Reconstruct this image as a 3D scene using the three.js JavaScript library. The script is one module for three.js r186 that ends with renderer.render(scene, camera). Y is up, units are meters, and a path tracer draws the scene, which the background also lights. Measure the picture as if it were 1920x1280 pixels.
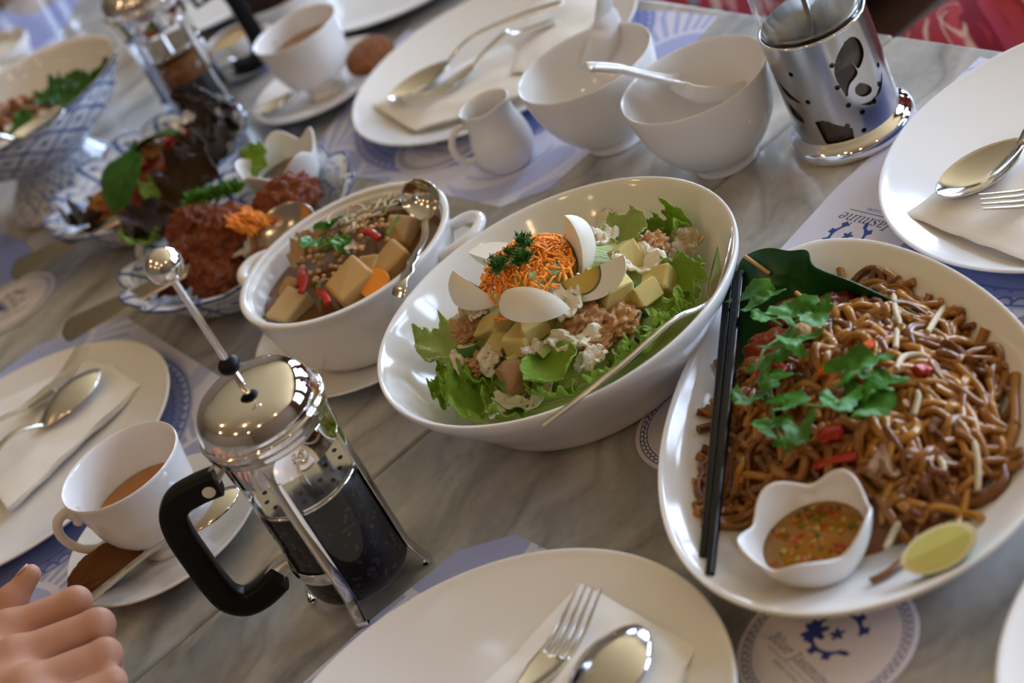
import * as THREE from 'three';
import { RoundedBoxGeometry } from 'three/addons/geometries/RoundedBoxGeometry.js';
import { RectAreaLightUniformsLib } from 'three/addons/lights/RectAreaLightUniformsLib.js';
import { mergeGeometries } from 'three/addons/utils/BufferGeometryUtils.js';
import { MarchingCubes } from 'three/addons/objects/MarchingCubes.js';
import { Brush, Evaluator, SUBTRACTION } from 'three-bvh-csg';
import { createNoise3D } from 'simplex-noise';

// ---------------------------------------------------------------- camera, sky, exposure
const scene = new THREE.Scene();
const FOCAL = 3400, EYE = 0.68, PITCH = 30.873 * Math.PI / 180, ROLL = -28.449 * Math.PI / 180;
const camera = new THREE.PerspectiveCamera(2 * Math.atan(640 / FOCAL) * 180 / Math.PI, 1.5, 0.05, 60);
camera.position.set(0, EYE, 0);
camera.rotation.order = 'YXZ';
camera.rotation.set(-PITCH, 0, ROLL);
camera.focus = 1.2;
camera.userData.fStop = 5.0;
const renderer = new THREE.WebGLRenderer({ antialias: true });
renderer.toneMapping = THREE.LinearToneMapping;
renderer.toneMappingExposure = 0.88;
renderer.shadowMap.enabled = true;
RectAreaLightUniformsLib.init();
scene.background = new THREE.Color().setRGB(0.60, 0.745, 1.0);
scene.backgroundIntensity = 5;
const WINDOW_LIGHT = 17, LAMP_LIGHT = 0.68, WARM = new THREE.Color().setRGB(1, 0.67, 0.38), DAY = new THREE.Color().setRGB(0.60, 0.745, 1.0);

// ---------------------------------------------------------------- helpers
const V3 = (x, y, z) => new THREE.Vector3(x, y, z);
let seedState = 7;
const seed = s => { seedState = (s * 2654435761) >>> 0; };
const rnd = (a = 0, b = 1) => { seedState = (seedState + 0x6D2B79F5) >>> 0; let t = seedState; t = Math.imul(t ^ (t >>> 15), t | 1); t ^= t + Math.imul(t ^ (t >>> 7), t | 61); return a + (b - a) * (((t ^ (t >>> 14)) >>> 0) / 4294967296); };
seed(11);
const noise = createNoise3D(() => rnd());
const fbm = (x, y, z, o = 4) => { let s = 0, a = 0.5; for (let i = 0; i < o; i++) { s += a * noise(x, y, z); x *= 2.03; y *= 2.03; z *= 2.03; a *= 0.5; } return s; };
const fwd = V3(0, -Math.sin(PITCH), -Math.cos(PITCH)), rt0 = V3(1, 0, 0), up0 = new THREE.Vector3().crossVectors(rt0, fwd);
const camR = rt0.clone().multiplyScalar(Math.cos(ROLL)).addScaledVector(up0, Math.sin(ROLL));
const camU = rt0.clone().multiplyScalar(-Math.sin(ROLL)).addScaledVector(up0, Math.cos(ROLL));
// a photo pixel met with the level plane at height h (the thing's support)
const P = (x, y, h = 0) => { const d = fwd.clone().addScaledVector(camR, (x - 960) / FOCAL).addScaledVector(camU, -(y - 640) / FOCAL); const k = (EYE - h) / -d.y; return V3(d.x * k, h, d.z * k); };
// the same, met with a mound of food whose height is fn(x, z)
const onMound = (x, y, fn) => { for (let h = 0.13; h > 0; h -= 0.0005) { const p = P(x, y, h); if (fn(p.x, p.z) >= h) return p; } return P(x, y, 0.01); };
const used = {};
function numbered(n) { if (!(n in used)) { used[n] = 0; return n; } used[n]++; return n + '_' + String(used[n]).padStart(3, '0'); }
function shade(o) { o.traverse(m => { if (m.isMesh) { m.castShadow = true; m.receiveShadow = true; } }); return o; }
function tag(o, label, category, group, kind) { o.userData = { label, category }; if (group) o.userData.group = group; if (kind) o.userData.kind = kind; return o; }
function thing(name, label, category, pos, turn = 0, group) { const o = new THREE.Group(); o.name = numbered(name); scene.add(o); if (pos) o.position.copy(pos); o.rotation.y = turn; return tag(o, label, category, group); }
function part(name, geo, mat, parent, label) { const m = new THREE.Mesh(geo, mat); m.name = name; parent.add(m); m.castShadow = m.receiveShadow = true; if (label) m.userData.label = label; return m; }
function solo(name, geo, mat, label, category, pos, group) { const m = new THREE.Mesh(geo, mat); m.name = numbered(name); scene.add(m); if (pos) m.position.copy(pos); m.castShadow = m.receiveShadow = true; return tag(m, label, category, group); }
function struct(name, geo, mat) { const m = new THREE.Mesh(geo, mat); m.name = name; scene.add(m); m.castShadow = m.receiveShadow = true; m.userData = { kind: 'structure', label: name.replace(/_/g, ' ') }; return m; }

function mk(pos, idx, uv) { const g = new THREE.BufferGeometry(); g.setAttribute('position', new THREE.Float32BufferAttribute(pos, 3)); if (uv) g.setAttribute('uv', new THREE.Float32BufferAttribute(uv, 2)); g.setIndex(idx); g.computeVertexNormals(); return g; }
// parametric grid, u then v in 0..1; wrapU joins u = 0 and u = 1
function grid(nu, nv, fn, wrapU = false) {
  const pos = [], uv = [], idx = [];
  for (let i = 0; i <= nu; i++) for (let j = 0; j <= nv; j++) { const p = fn(i / nu, j / nv); pos.push(p[0], p[1], p[2]); uv.push(p[3] ?? i / nu, p[4] ?? j / nv); }
  const s = nv + 1;
  for (let i = 0; i < nu; i++) for (let j = 0; j < nv; j++) { const a = i * s + j; idx.push(a, a + 1, a + s, a + 1, a + s + 1, a + s); }
  const g = mk(pos, idx, uv);
  if (wrapU) { const n = g.attributes.normal; for (let j = 0; j <= nv; j++) { const b = nu * s + j, v = V3(n.getX(j) + n.getX(b), n.getY(j) + n.getY(b), n.getZ(j) + n.getZ(b)).normalize(); n.setXYZ(j, v.x, v.y, v.z); n.setXYZ(b, v.x, v.y, v.z); } }
  return g;
}
const smooth = (pts, n) => new THREE.CatmullRomCurve3(pts.map(p => V3(p[0], p[1], 0)), false, 'centripetal').getPoints(n).map(p => [Math.max(p.x, 0.00005), p.y]);
// profile [radius, height] turned round y; fn(angle, r, y, v) may bend it
function revolve(profile, seg = 96, n = 60, fn) {
  const pr = n ? smooth(profile, n) : profile, m = pr.length - 1;
  return grid(seg, m, (u, v) => { const [r, y] = pr[Math.round(v * m)], a = u * Math.PI * 2; if (fn) return fn(a, r, y, v); return [r * Math.cos(a), y, r * Math.sin(a)]; }, true);
}
// a sheet with thickness: both faces and the edge
function sheet(nu, nv, fn, t) {
  const top = grid(nu, nv, fn), p = top.attributes.position, n = top.attributes.normal, uvs = top.attributes.uv, N = p.count, pos = [], uv = [], idx = [];
  for (let k = 0; k < N; k++) { pos.push(p.getX(k), p.getY(k), p.getZ(k)); uv.push(uvs.getX(k), uvs.getY(k)); }
  for (let k = 0; k < N; k++) { const tt = typeof t === 'function' ? t(Math.floor(k / (nv + 1)) / nu, (k % (nv + 1)) / nv) : t; pos.push(p.getX(k) - n.getX(k) * tt, p.getY(k) - n.getY(k) * tt, p.getZ(k) - n.getZ(k) * tt); uv.push(uvs.getX(k), uvs.getY(k)); }
  const src = top.index.array;
  for (let k = 0; k < src.length; k += 3) { idx.push(src[k], src[k + 1], src[k + 2]); idx.push(N + src[k], N + src[k + 2], N + src[k + 1]); }
  const s = nv + 1, wall = (a, b) => idx.push(a, N + a, b, b, N + a, N + b);
  for (let i = 0; i < nu; i++) { wall((i) * s + s - 1, (i + 1) * s + s - 1); wall((i + 1) * s, i * s); }
  for (let j = 0; j < nv; j++) { wall(j, j + 1); wall(nu * s + j + 1, nu * s + j); }
  return mk(pos, idx, uv);
}
// a bar of changing cross-section along points; sec(t) -> [half width, half height, squareness]
function sweep(pts, sec, n = 32, m = 12, up = V3(0, 1, 0), closed = false) {
  const c = new THREE.CatmullRomCurve3(pts, closed, 'centripetal'), pos = [], uv = [], idx = [], L = c.getLength();
  let side = null;
  const cnt = n + 1;
  for (let i = 0; i < cnt; i++) {
    const t = i / n, p = c.getPointAt(t), tan = c.getTangentAt(t);
    const s0 = side ? side.clone().addScaledVector(tan, -side.dot(tan)) : new THREE.Vector3().crossVectors(tan, up);
    if (s0.lengthSq() < 1e-8) s0.crossVectors(tan, V3(0.3, 0.2, 0.9));
    side = s0.normalize(); const nn = new THREE.Vector3().crossVectors(side, tan).normalize();
    const [w, h, q = 2] = sec(t);
    for (let j = 0; j <= m; j++) { const a = j / m * Math.PI * 2, ca = Math.cos(a), sa = Math.sin(a), k = Math.pow(Math.pow(Math.abs(ca), q) + Math.pow(Math.abs(sa), q), -1 / q); const v = p.clone().addScaledVector(side, w * ca * k).addScaledVector(nn, h * sa * k); pos.push(v.x, v.y, v.z); uv.push(t * L, j / m); }
  }
  const s = m + 1;
  for (let i = 0; i < n; i++) for (let j = 0; j < m; j++) { const a = i * s + j; idx.push(a, a + s, a + 1, a + 1, a + s, a + s + 1); }
  if (!closed) for (const e of [0, n]) { const p = c.getPointAt(e / n), k = pos.length / 3, base = k + 1; pos.push(p.x, p.y, p.z); uv.push(0, 0); for (let j = 0; j <= m; j++) { const q = (e * s + j) * 3; pos.push(pos[q], pos[q + 1], pos[q + 2]); uv.push(0, 0); } for (let j = 0; j < m; j++) e ? idx.push(k, base + j + 1, base + j) : idx.push(k, base + j, base + j + 1); }
  const g = mk(pos, idx, uv), nm = g.attributes.normal;
  for (let i = 0; i <= n; i++) { const a = i * s, b = a + m, v = V3(nm.getX(a) + nm.getX(b), nm.getY(a) + nm.getY(b), nm.getZ(a) + nm.getZ(b)).normalize(); nm.setXYZ(a, v.x, v.y, v.z); nm.setXYZ(b, v.x, v.y, v.z); }
  return g;
}
const round = r => () => [r, r];
// lumpy ball
function blob(rx, ry, rz, amp, freq, s, detail = 5) {
  const nu = 8 * detail, nv = 5 * detail;
  return grid(nu, nv, (u, v) => { const a = u * Math.PI * 2, b = v * Math.PI, x = Math.sin(b) * Math.cos(a), y = Math.cos(b), z = -Math.sin(b) * Math.sin(a), k = 1 + amp * fbm(x * freq + s, y * freq, z * freq - s, 3) * 2; return [x * rx * k, y * ry * k, z * rz * k]; }, true);
}
// block with soft, uneven faces
function chunk(w, h, d, r, amp, s) { const g = new RoundedBoxGeometry(w, h, d, 4, r), p = g.attributes.position; for (let i = 0; i < p.count; i++) { const x = p.getX(i), y = p.getY(i), z = p.getZ(i), f = 1 / w; p.setXYZ(i, x + amp * noise(x * f + s, y * f, z * f), y + amp * noise(x * f, y * f + s, z * f), z + amp * noise(x * f, y * f, z * f + s) + 0.25 * x * noise(s, 1, 2)); } g.computeVertexNormals(); return g; }
function flat(points, depth, bevel = 0.0002) { const s = new THREE.Shape(points.map(p => new THREE.Vector2(p.x, -p.z))); const g = new THREE.ExtrudeGeometry(s, { depth, bevelEnabled: bevel > 0, bevelSize: bevel, bevelThickness: bevel, bevelSegments: 1, curveSegments: 24 }); g.rotateX(-Math.PI / 2); return g; }
const yaw = (o, x, y, z) => { o.rotation.set(x, y, z); return o; };
// lay a long thing from a to b (its local +x), top side up
function lay(o, a, b, roll = 0) { const x = b.clone().sub(a).normalize(), z = new THREE.Vector3().crossVectors(x, V3(0, 1, 0)).normalize(), y = new THREE.Vector3().crossVectors(z, x); o.quaternion.setFromRotationMatrix(new THREE.Matrix4().makeBasis(x, y, z)); if (roll) o.rotateX(roll); o.position.copy(a); return o; }

// ---------------------------------------------------------------- textures and materials
const canvas = (w, h, draw) => { const c = document.createElement('canvas'); c.width = w; c.height = h; draw(c.getContext('2d'), w, h); const t = new THREE.CanvasTexture(c); t.colorSpace = THREE.SRGBColorSpace; t.wrapS = t.wrapT = THREE.RepeatWrapping; t.anisotropy = 8; return t; };
function dataTex(n, fn, srgb = false) { const d = new Uint8Array(n * n * 4); for (let j = 0; j < n; j++) for (let i = 0; i < n; i++) { const c = fn(i / n, j / n), k = (j * n + i) * 4; d[k] = c[0] * 255; d[k + 1] = c[1] * 255; d[k + 2] = c[2] * 255; d[k + 3] = 255; } const t = new THREE.DataTexture(d, n, n); t.magFilter = THREE.LinearFilter; t.minFilter = THREE.LinearFilter; t.wrapS = t.wrapT = THREE.RepeatWrapping; if (srgb) t.colorSpace = THREE.SRGBColorSpace; t.needsUpdate = true; return t; }
const rgb = (r, g, b) => new THREE.Color().setRGB(r, g, b);
const mat = (c, rough = 0.5, o = {}) => new THREE.MeshPhysicalMaterial({ color: c, roughness: rough, ...(rough > 0.24 && !o.metalness ? { specularIntensity: 0.5 } : {}), ...o });
const cl = v => Math.max(0, Math.min(1, v));
const mix = (a, b, t) => a + (b - a) * t;
// grey-white marble with long soft veins
const marbleTex = dataTex(1024, (u, v) => {
  const tx = Math.cos(u * 2 * Math.PI) * 0.55, ty = Math.sin(u * 2 * Math.PI) * 0.55;
  const w = fbm(tx * 1.2, ty * 1.2, v * 4, 3) * 0.35;
  const big = fbm(tx * 0.8 + 4, ty * 0.8, v * 8 + w, 3);
  const streak = fbm(tx * 1.6 - 3, ty * 1.6 + 2, v * 22 + w * 3, 3);
  const vein = Math.pow(1 - Math.min(1, Math.abs(fbm(tx * 1.1 - 3, ty * 1.1 + 2, v * 9 + w * 2, 3)) * 2.6), 3);
  const fine = fbm(tx * 26, ty * 26, v * 110, 3);
  let k = 0.69 + big * 0.17 - vein * 0.10 + streak * 0.10 + fine * 0.035;
  const warm = cl(0.5 + fbm(tx + 8, ty - 3, v * 4, 3) * 1.4);
  return [cl(k * mix(0.965, 1.02, warm)), cl(k * mix(0.985, 0.985, warm)), cl(k * mix(1.0, 0.925, warm))];
}, true);
const bumpFine = dataTex(512, (u, v) => { const k = 0.5 + 0.5 * fbm(u * 40, v * 40, 1.5, 4); return [k, k, k]; });
const bumpCrumb = dataTex(512, (u, v) => { const k = cl(0.55 + 0.6 * fbm(u * 14, v * 14, 5.5, 5)); return [k, k, k]; });
const bumpPaper = dataTex(256, (u, v) => { const k = 0.5 + 0.25 * Math.sin(u * Math.PI * 2 * 64) * Math.sin(v * Math.PI * 2 * 64) + 0.2 * noise(u * 30, v * 30, 2); return [k, k, k]; });
const rep = (t, x, y) => { const c = t.clone(); c.repeat.set(x, y); c.needsUpdate = true; return c; };

const M = {
  marble: mat(0xffffff, 0.2, { map: marbleTex }),
  porcelain: mat(rgb(0.80, 0.785, 0.765), 0.1),
  porcelainCool: mat(rgb(0.79, 0.785, 0.775), 0.12),
  chrome: mat(rgb(0.86, 0.86, 0.87), 0.04, { metalness: 1 }),
  steel: mat(rgb(0.74, 0.73, 0.71), 0.13, { metalness: 1 }),
  dullSteel: mat(rgb(0.50, 0.48, 0.45), 0.2, { metalness: 1 }),
  brushed: mat(rgb(0.52, 0.51, 0.50), 0.22, { metalness: 1 }),
  glass: mat(0xffffff, 0.02, { transmission: 1, thickness: 0, ior: 1.45 }),
  black: mat(rgb(0.004, 0.004, 0.0045), 0.42, { specularIntensity: 0.35 }),
  lacquer: mat(rgb(0.003, 0.003, 0.004), 0.12, { specularIntensity: 0.6 }),
  paper: mat(rgb(0.86, 0.84, 0.80), 0.95, { bumpMap: rep(bumpPaper, 3, 3), bumpScale: 0.0002 }),
  brew: mat(rgb(0.008, 0.006, 0.004), 0.12),
  leavesWet: mat(rgb(0.006, 0.005, 0.004), 0.5, { specularIntensity: 0.3 }),
  tea: mat(rgb(0.38, 0.14, 0.010), 0.06),
  broth: mat(rgb(0.14, 0.055, 0.012), 0.08),
  cookie: mat(rgb(0.13, 0.046, 0.012), 0.85, { bumpMap: rep(bumpCrumb, 1, 1), bumpScale: 0.0012 }),
  cookieLight: mat(rgb(0.22, 0.075, 0.02), 0.8, { bumpMap: rep(bumpCrumb, 1, 1), bumpScale: 0.003 }),
  egg: mat(rgb(0.80, 0.77, 0.66), 0.35, { sheen: 0.2 }),
  yolk: mat(rgb(0.76, 0.53, 0.12), 0.75, { bumpMap: rep(bumpFine, 1, 1), bumpScale: 0.0006 }),
  yolkRim: mat(rgb(0.16, 0.17, 0.10), 0.7),
  carrot: mat(rgb(0.95, 0.34, 0.045), 0.42),
  parsley: mat(rgb(0.045, 0.13, 0.016), 0.55, { side: THREE.DoubleSide }),
  parsleyBright: mat(rgb(0.07, 0.2, 0.015), 0.6, { side: THREE.DoubleSide }),
  lettuce: mat(rgb(0.36, 0.58, 0.06), 0.38, { side: THREE.DoubleSide, transmission: 0.3, bumpMap: rep(bumpFine, 1, 1), bumpScale: 0.0012 }),
  lettucePale: mat(rgb(0.56, 0.68, 0.2), 0.4, { side: THREE.DoubleSide, transmission: 0.3, bumpMap: rep(bumpFine, 1, 1), bumpScale: 0.0012 }),
  lettuceRed: mat(rgb(0.045, 0.026, 0.012), 0.35, { side: THREE.DoubleSide, bumpMap: rep(bumpFine, 1, 1), bumpScale: 0.0014 }),
  cabbage: mat(rgb(0.8,0.8,0.55), 0.4, { side: THREE.DoubleSide, transmission: 0.3 }),
  basil: mat(rgb(0.03, 0.12, 0.014), 0.3, { side: THREE.DoubleSide }),
  banana: mat(rgb(0.012, 0.07, 0.01), 0.28, { side: THREE.DoubleSide }),
  cilantro: mat(rgb(0.05, 0.19, 0.014), 0.4, { side: THREE.DoubleSide, transmission: 0.15 }),
  stem: mat(rgb(0.16, 0.3, 0.06), 0.4),
  cracker: mat(rgb(0.93, 0.85, 0.66), 0.8, { bumpMap: rep(bumpCrumb, 1, 1), bumpScale: 0.0009 }),
  pineapple: mat(rgb(0.84, 0.67, 0.22), 0.35, { bumpMap: rep(bumpFine, 1, 1), bumpScale: 0.0008 }),
  cucumber: mat(rgb(0.55, 0.62, 0.28), 0.3),
  cucumberSkin: mat(rgb(0.05, 0.14, 0.025), 0.35),
  dressing: mat(rgb(0.50, 0.26, 0.10), 0.16, { bumpMap: rep(bumpFine, 1, 1), bumpScale: 0.0008 }),
  tofu: mat(rgb(0.66, 0.40, 0.14), 0.5, { bumpMap: rep(bumpFine, 1, 1), bumpScale: 0.0008 }),
  tofuPale: mat(rgb(0.70, 0.50, 0.24), 0.5, { bumpMap: rep(bumpFine, 1, 1), bumpScale: 0.0008 }),
  redPepper: mat(rgb(0.42, 0.022, 0.012), 0.22),
  orangePepper: mat(rgb(0.66, 0.10, 0.02), 0.3),
  noodle: [[0.25, 0.095, 0.015], [0.32, 0.135, 0.021], [0.16, 0.055, 0.012], [0.40, 0.18, 0.028]].map(c => mat(rgb(...c), 0.22)),
  sprout: mat(rgb(0.66, 0.55, 0.36), 0.35, { transmission: 0.2 }),
  meat: mat(rgb(0.26, 0.10, 0.035), 0.35, { bumpMap: rep(bumpFine, 1, 1), bumpScale: 0.001 }),
  meatPale: mat(rgb(0.36, 0.18, 0.075), 0.4, { bumpMap: rep(bumpFine, 1, 1), bumpScale: 0.001 }),
  chicken: mat(rgb(0.17, 0.04, 0.012), 0.4, { bumpMap: rep(bumpCrumb, 1, 1), bumpScale: 0.0008 }),
  chili: mat(rgb(0.27, 0.12, 0.004), 0.15, { specularIntensity: 0.5 }),
  peanut: mat(rgb(0.55, 0.33, 0.13), 0.6),
  lime: mat(rgb(0.66, 0.68, 0.24), 0.3),
  limePith: mat(rgb(0.84, 0.84, 0.56), 0.45),
  limeSkin: mat(rgb(0.06, 0.2, 0.02), 0.35, { bumpMap: rep(bumpFine, 1, 1), bumpScale: 0.0005 }),
  wood: mat(rgb(0.5, 0.28, 0.1), 0.6),
  skin: mat(rgb(0.50, 0.26, 0.17), 0.5, { sheen: 0.2 }),
  skinDark: mat(rgb(0.12, 0.05, 0.026), 0.5),
  nail: mat(rgb(0.58, 0.34, 0.27), 0.3),
};

// ---------------------------------------------------------------- the room: walls square to the tables
const AX = V3(0.9272, 0, -0.3746), BX = V3(0.3746, 0, 0.9272);         // along the tables, across them
const TURN = Math.atan2(0.3746, 0.9272);                               // local x -> AX, local z -> BX
const UV = (u, y, v) => V3(AX.x * u + BX.x * v, y, AX.z * u + BX.z * v);
const FLOOR = -0.76, CEIL = 2.0, U0 = -3.4, U1 = 3.1, V0 = -5.4, V1 = 2.4;
function box(u0, u1, y0, y1, v0, v1) { const g = new THREE.BoxGeometry(u1 - u0, y1 - y0, v1 - v0); g.rotateY(TURN); const c = UV((u0 + u1) / 2, (y0 + y1) / 2, (v0 + v1) / 2); g.translate(c.x, c.y, c.z); return g; }
const wallMat = mat(rgb(0.20, 0.14, 0.085), 0.85), ceilMat = mat(rgb(0.58, 0.40, 0.19), 0.85), floorMat = mat(rgb(0.07, 0.04, 0.022), 0.5), frameMat = mat(rgb(0.55, 0.52, 0.46), 0.5);
struct('floor', box(U0 - 0.15, U1 + 0.15, FLOOR - 0.15, FLOOR, V0 - 0.15, V1 + 0.15), floorMat);
struct('ceiling', box(U0 - 0.15, U1 + 0.15, CEIL, CEIL + 0.15, V0 - 0.15, V1 + 0.15), ceilMat);
struct('wall_back', box(U0 - 0.15, U1 + 0.15, FLOOR, CEIL, V0 - 0.15, V0), wallMat);
struct('wall_front', box(U0 - 0.15, U1 + 0.15, FLOOR, CEIL, V1, V1 + 0.15), wallMat);
struct('wall_left', box(U0 - 0.15, U0, FLOOR, CEIL, V0, V1), wallMat);
{ // the window wall: piers, sill wall and lintel round four tall openings
  const WINS = [[-4.5, -3.3], [-2.9, -1.7], [-1.3, -0.1], [0.3, 1.5]], y0 = -0.05, y1 = 1.75, pieces = [box(U1, U1 + 0.15, FLOOR, y0, V0, V1), box(U1, U1 + 0.15, y1, CEIL, V0, V1)];
  let prev = V0; for (const [a, b] of WINS) { pieces.push(box(U1, U1 + 0.15, y0, y1, prev, a)); prev = b; } pieces.push(box(U1, U1 + 0.15, y0, y1, prev, V1));
  struct('wall_right', mergeGeometries(pieces), wallMat);
  WINS.forEach(([a, b], i) => {
    const w = new THREE.Group(); w.name = 'window_' + (i + 1); w.userData = { kind: 'structure', label: 'tall paned window in the end wall' }; scene.add(w);
    const f = 0.05, fr = [box(U1 + 0.03, U1 + 0.1, y0, y0 + f, a, b), box(U1 + 0.03, U1 + 0.1, y1 - f, y1, a, b), box(U1 + 0.03, U1 + 0.1, y0, y1, a, a + f), box(U1 + 0.03, U1 + 0.1, y0, y1, b - f, b)];
    part('window_frame', mergeGeometries(fr), frameMat, w);
    const mid = (a + b) / 2; part('mullion', box(U1 + 0.035, U1 + 0.095, y0, y1, mid - 0.025, mid + 0.025), frameMat, w); part('glazing_bar', box(U1 + 0.035, U1 + 0.095, 1.15, 1.2, a, b), frameMat, w);
    part('pane', box(U1 + 0.062, U1 + 0.066, y0 + f, y1 - f, a + f, b - f), M.glass, w);
    const L = new THREE.RectAreaLight(DAY, WINDOW_LIGHT, b - a - 0.1, y1 - y0 - 0.1); L.name = 'window_daylight'; L.position.copy(UV(U1 + 0.12, (y0 + y1) / 2, mid)); L.lookAt(UV(U1 - 2, (y0 + y1) / 2, mid)); scene.add(L);
  });
}
// warm ceiling downlights
{
  const glow = mat(0x000000, 0.5, { emissive: WARM, emissiveIntensity: 6 }), trimM = mat(rgb(0.6, 0.55, 0.45), 0.4);
  for (const [u, v] of [[-1.0, -0.3], [-1.0, 1.3], [-2.5, -0.3], [-2.5, 1.3], [-2.5, -2.0], [0.6, 1.5], [-1.1, -2.0]]) {
    const t = thing('ceiling_downlight', 'warm round downlight set in the cream ceiling above the tables', 'lamp', UV(u, CEIL, v), 0, 'ceiling downlights');
    part('trim_ring', revolve([[0.075, 0], [0.095, 0], [0.097, -0.006], [0.09, -0.012], [0.076, -0.008], [0.075, 0]], 40, 0), trimM, t);
    part('lamp_disc', new THREE.CylinderGeometry(0.074, 0.074, 0.006, 40).translate(0, -0.004, 0), glow, t);
    const L = new THREE.PointLight(WARM, LAMP_LIGHT); L.name = 'downlight_glow'; L.position.set(0, -0.05, 0); L.castShadow = true; L.shadow.radius = 3; t.add(L);
  }
}

// ---------------------------------------------------------------- tables
function marbleTable(label, u0, u1, v0, v1, off) {
  const t = thing('marble_table', label, 'table', UV((u0 + u1) / 2, FLOOR, (v0 + v1) / 2), TURN, undefined), w = u1 - u0, d = v1 - v0, top = -FLOOR;
  const g = new RoundedBoxGeometry(w, 0.024, d, 3, 0.004), p = g.attributes.position, uv = g.attributes.uv;
  for (let i = 0; i < p.count; i++) uv.setXY(i, p.getX(i) / 1.1 + off, (p.getZ(i) + p.getX(i) * 0.25) / 1.1 + off * 1.7);
  part('table_top', g.translate(0, top - 0.012, 0), M.marble, t, 'polished grey-veined white marble slab');
  for (const x of [-w / 2 + 0.35, w / 2 - 0.35]) { part('pedestal_post', new THREE.CylinderGeometry(0.035, 0.035, top - 0.05, 24).translate(x, top / 2, 0), M.black, t); part('pedestal_base', revolve([[0.0001, 0.03], [0.05, 0.03], [0.2, 0.016], [0.22, 0.008], [0.22, 0], [0.0001, 0]], 40, 0).translate(x, 0, 0), M.black, t); part('support_plate', new THREE.BoxGeometry(0.3, 0.012, 0.3).translate(x, top - 0.031, 0), M.black, t); }
}
marbleTable('marble-topped table carrying the noodle plate and the cafetiere with black handle', -1.5, 0.833, -1.0362, -0.3, 0.13);
marbleTable('marble-topped table carrying the pair of soup bowls and the casserole', -1.5, 0.833, -2.0, -1.0378, 0.61);
marbleTable('marble-topped table carrying the clear drinking glasses', -1.5, 0.833, -2.98, -2.0016, 0.37);

// ---------------------------------------------------------------- printed paper: placemats and coasters (print is drawn in metres)
const INK = '#39509c', LAV = '#b8c0e6';
function emblem(c, x, y, s, ink) { // a wreath of leaves and a flower
  c.save(); c.translate(x, y); c.scale(s, s); c.strokeStyle = c.fillStyle = ink; c.lineWidth = 0.13; c.beginPath(); c.arc(0, 0, 0.8, 0.4, Math.PI * 1.75); c.stroke();
  for (let k = 0; k < 17; k++) { const a = 0.5 + k * 0.32; c.save(); c.rotate(a); c.translate(0.8, 0); c.rotate(k % 2 ? 0.9 : -0.9); c.beginPath(); c.ellipse(0.15, 0, 0.23, 0.1, 0, 0, 7); c.fill(); c.restore(); }
  for (let k = 0; k < 6; k++) { c.save(); c.translate(-0.62, 0.42); c.rotate(k * 1.047); c.beginPath(); c.ellipse(0.24, 0, 0.25, 0.12, 0, 0, 7); c.fill(); c.restore(); }
  for (let k = 0; k < 5; k++) { c.save(); c.translate(0.05, 0); c.rotate(k * 1.257); c.beginPath(); c.ellipse(0.13, 0, 0.14, 0.07, 0, 0, 7); c.fill(); c.restore(); }
  c.restore();
}
function lace(c, x, y, r, ink, n) { c.strokeStyle = c.fillStyle = ink; c.lineWidth = r * 0.012; for (const k of [1, 0.9]) { c.beginPath(); c.arc(x, y, r * k * 0.965, 0, 7); c.stroke(); } for (let i = 0; i < n; i++) { const a = i / n * Math.PI * 2; c.lineWidth = r * 0.016; c.beginPath(); c.arc(x + Math.cos(a) * r * 0.955, y + Math.sin(a) * r * 0.955, r * Math.PI / n * 0.95, a + 1.5, a + 4.8); c.stroke(); c.beginPath(); c.arc(x + Math.cos(a) * r * 0.88, y + Math.sin(a) * r * 0.88, r * 0.009, 0, 7); c.fill(); } }
const MATW = 0.62, MATH = 0.52;
const drawMat = (c, w, h) => {
  c.fillStyle = '#d8daf0'; c.fillRect(0, 0, w, h);
  c.fillStyle = LAV; c.strokeStyle = LAV;
  for (const [x, y, s, r] of [[150, 190, 1, 0], [1200, 820, 1.1, 3.3], [1180, 200, 0.9, 1.5], [190, 850, 1, 4.6], [690, 120, 0.8, 0.5], [690, 930, 0.8, 3.4]]) {
    c.save(); c.translate(x, y); c.rotate(r); c.scale(s, s); c.beginPath(); c.moveTo(-150, 60); c.bezierCurveTo(-60, -130, 90, -100, 160, 20); c.bezierCurveTo(80, -50, -30, -40, -70, 60); c.bezierCurveTo(-90, 110, -140, 100, -150, 60); c.fill();
    c.beginPath(); c.ellipse(70, 70, 70, 26, 0.6, 0, 7); c.fill(); c.beginPath(); c.ellipse(-120, -60, 60, 22, -0.5, 0, 7); c.fill(); c.lineWidth = 10; c.beginPath(); c.arc(40, 130, 120, 3.4, 5.4); c.stroke(); c.restore();
  }
  for (const [x, y] of [[265, 330], [w - 265, 330], [265, h - 330], [w - 265, h - 330]]) { c.fillStyle = '#a9b3e2'; c.beginPath(); c.arc(x, y, 95, 0, 7); c.fill(); c.strokeStyle = '#a9b3e2'; c.lineWidth = 10; for (let k = 0; k < 40; k++) { const a = k / 40 * Math.PI * 2; c.beginPath(); c.moveTo(x + Math.cos(a) * 108, y + Math.sin(a) * 108); c.lineTo(x + Math.cos(a) * 200, y + Math.sin(a) * 200); c.stroke(); } }
  c.fillStyle = '#b4bbe0'; c.beginPath(); c.arc(w / 2, h / 2, 312, 0, 7); c.fill(); c.fillStyle = '#8a95c8'; c.beginPath(); c.arc(w / 2, h / 2, 290, 0, 7); c.fill(); lace(c, w / 2, h / 2, 316, '#6a78ba', 80);
};
const matTex = canvas(1240, 1040, drawMat);
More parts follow.
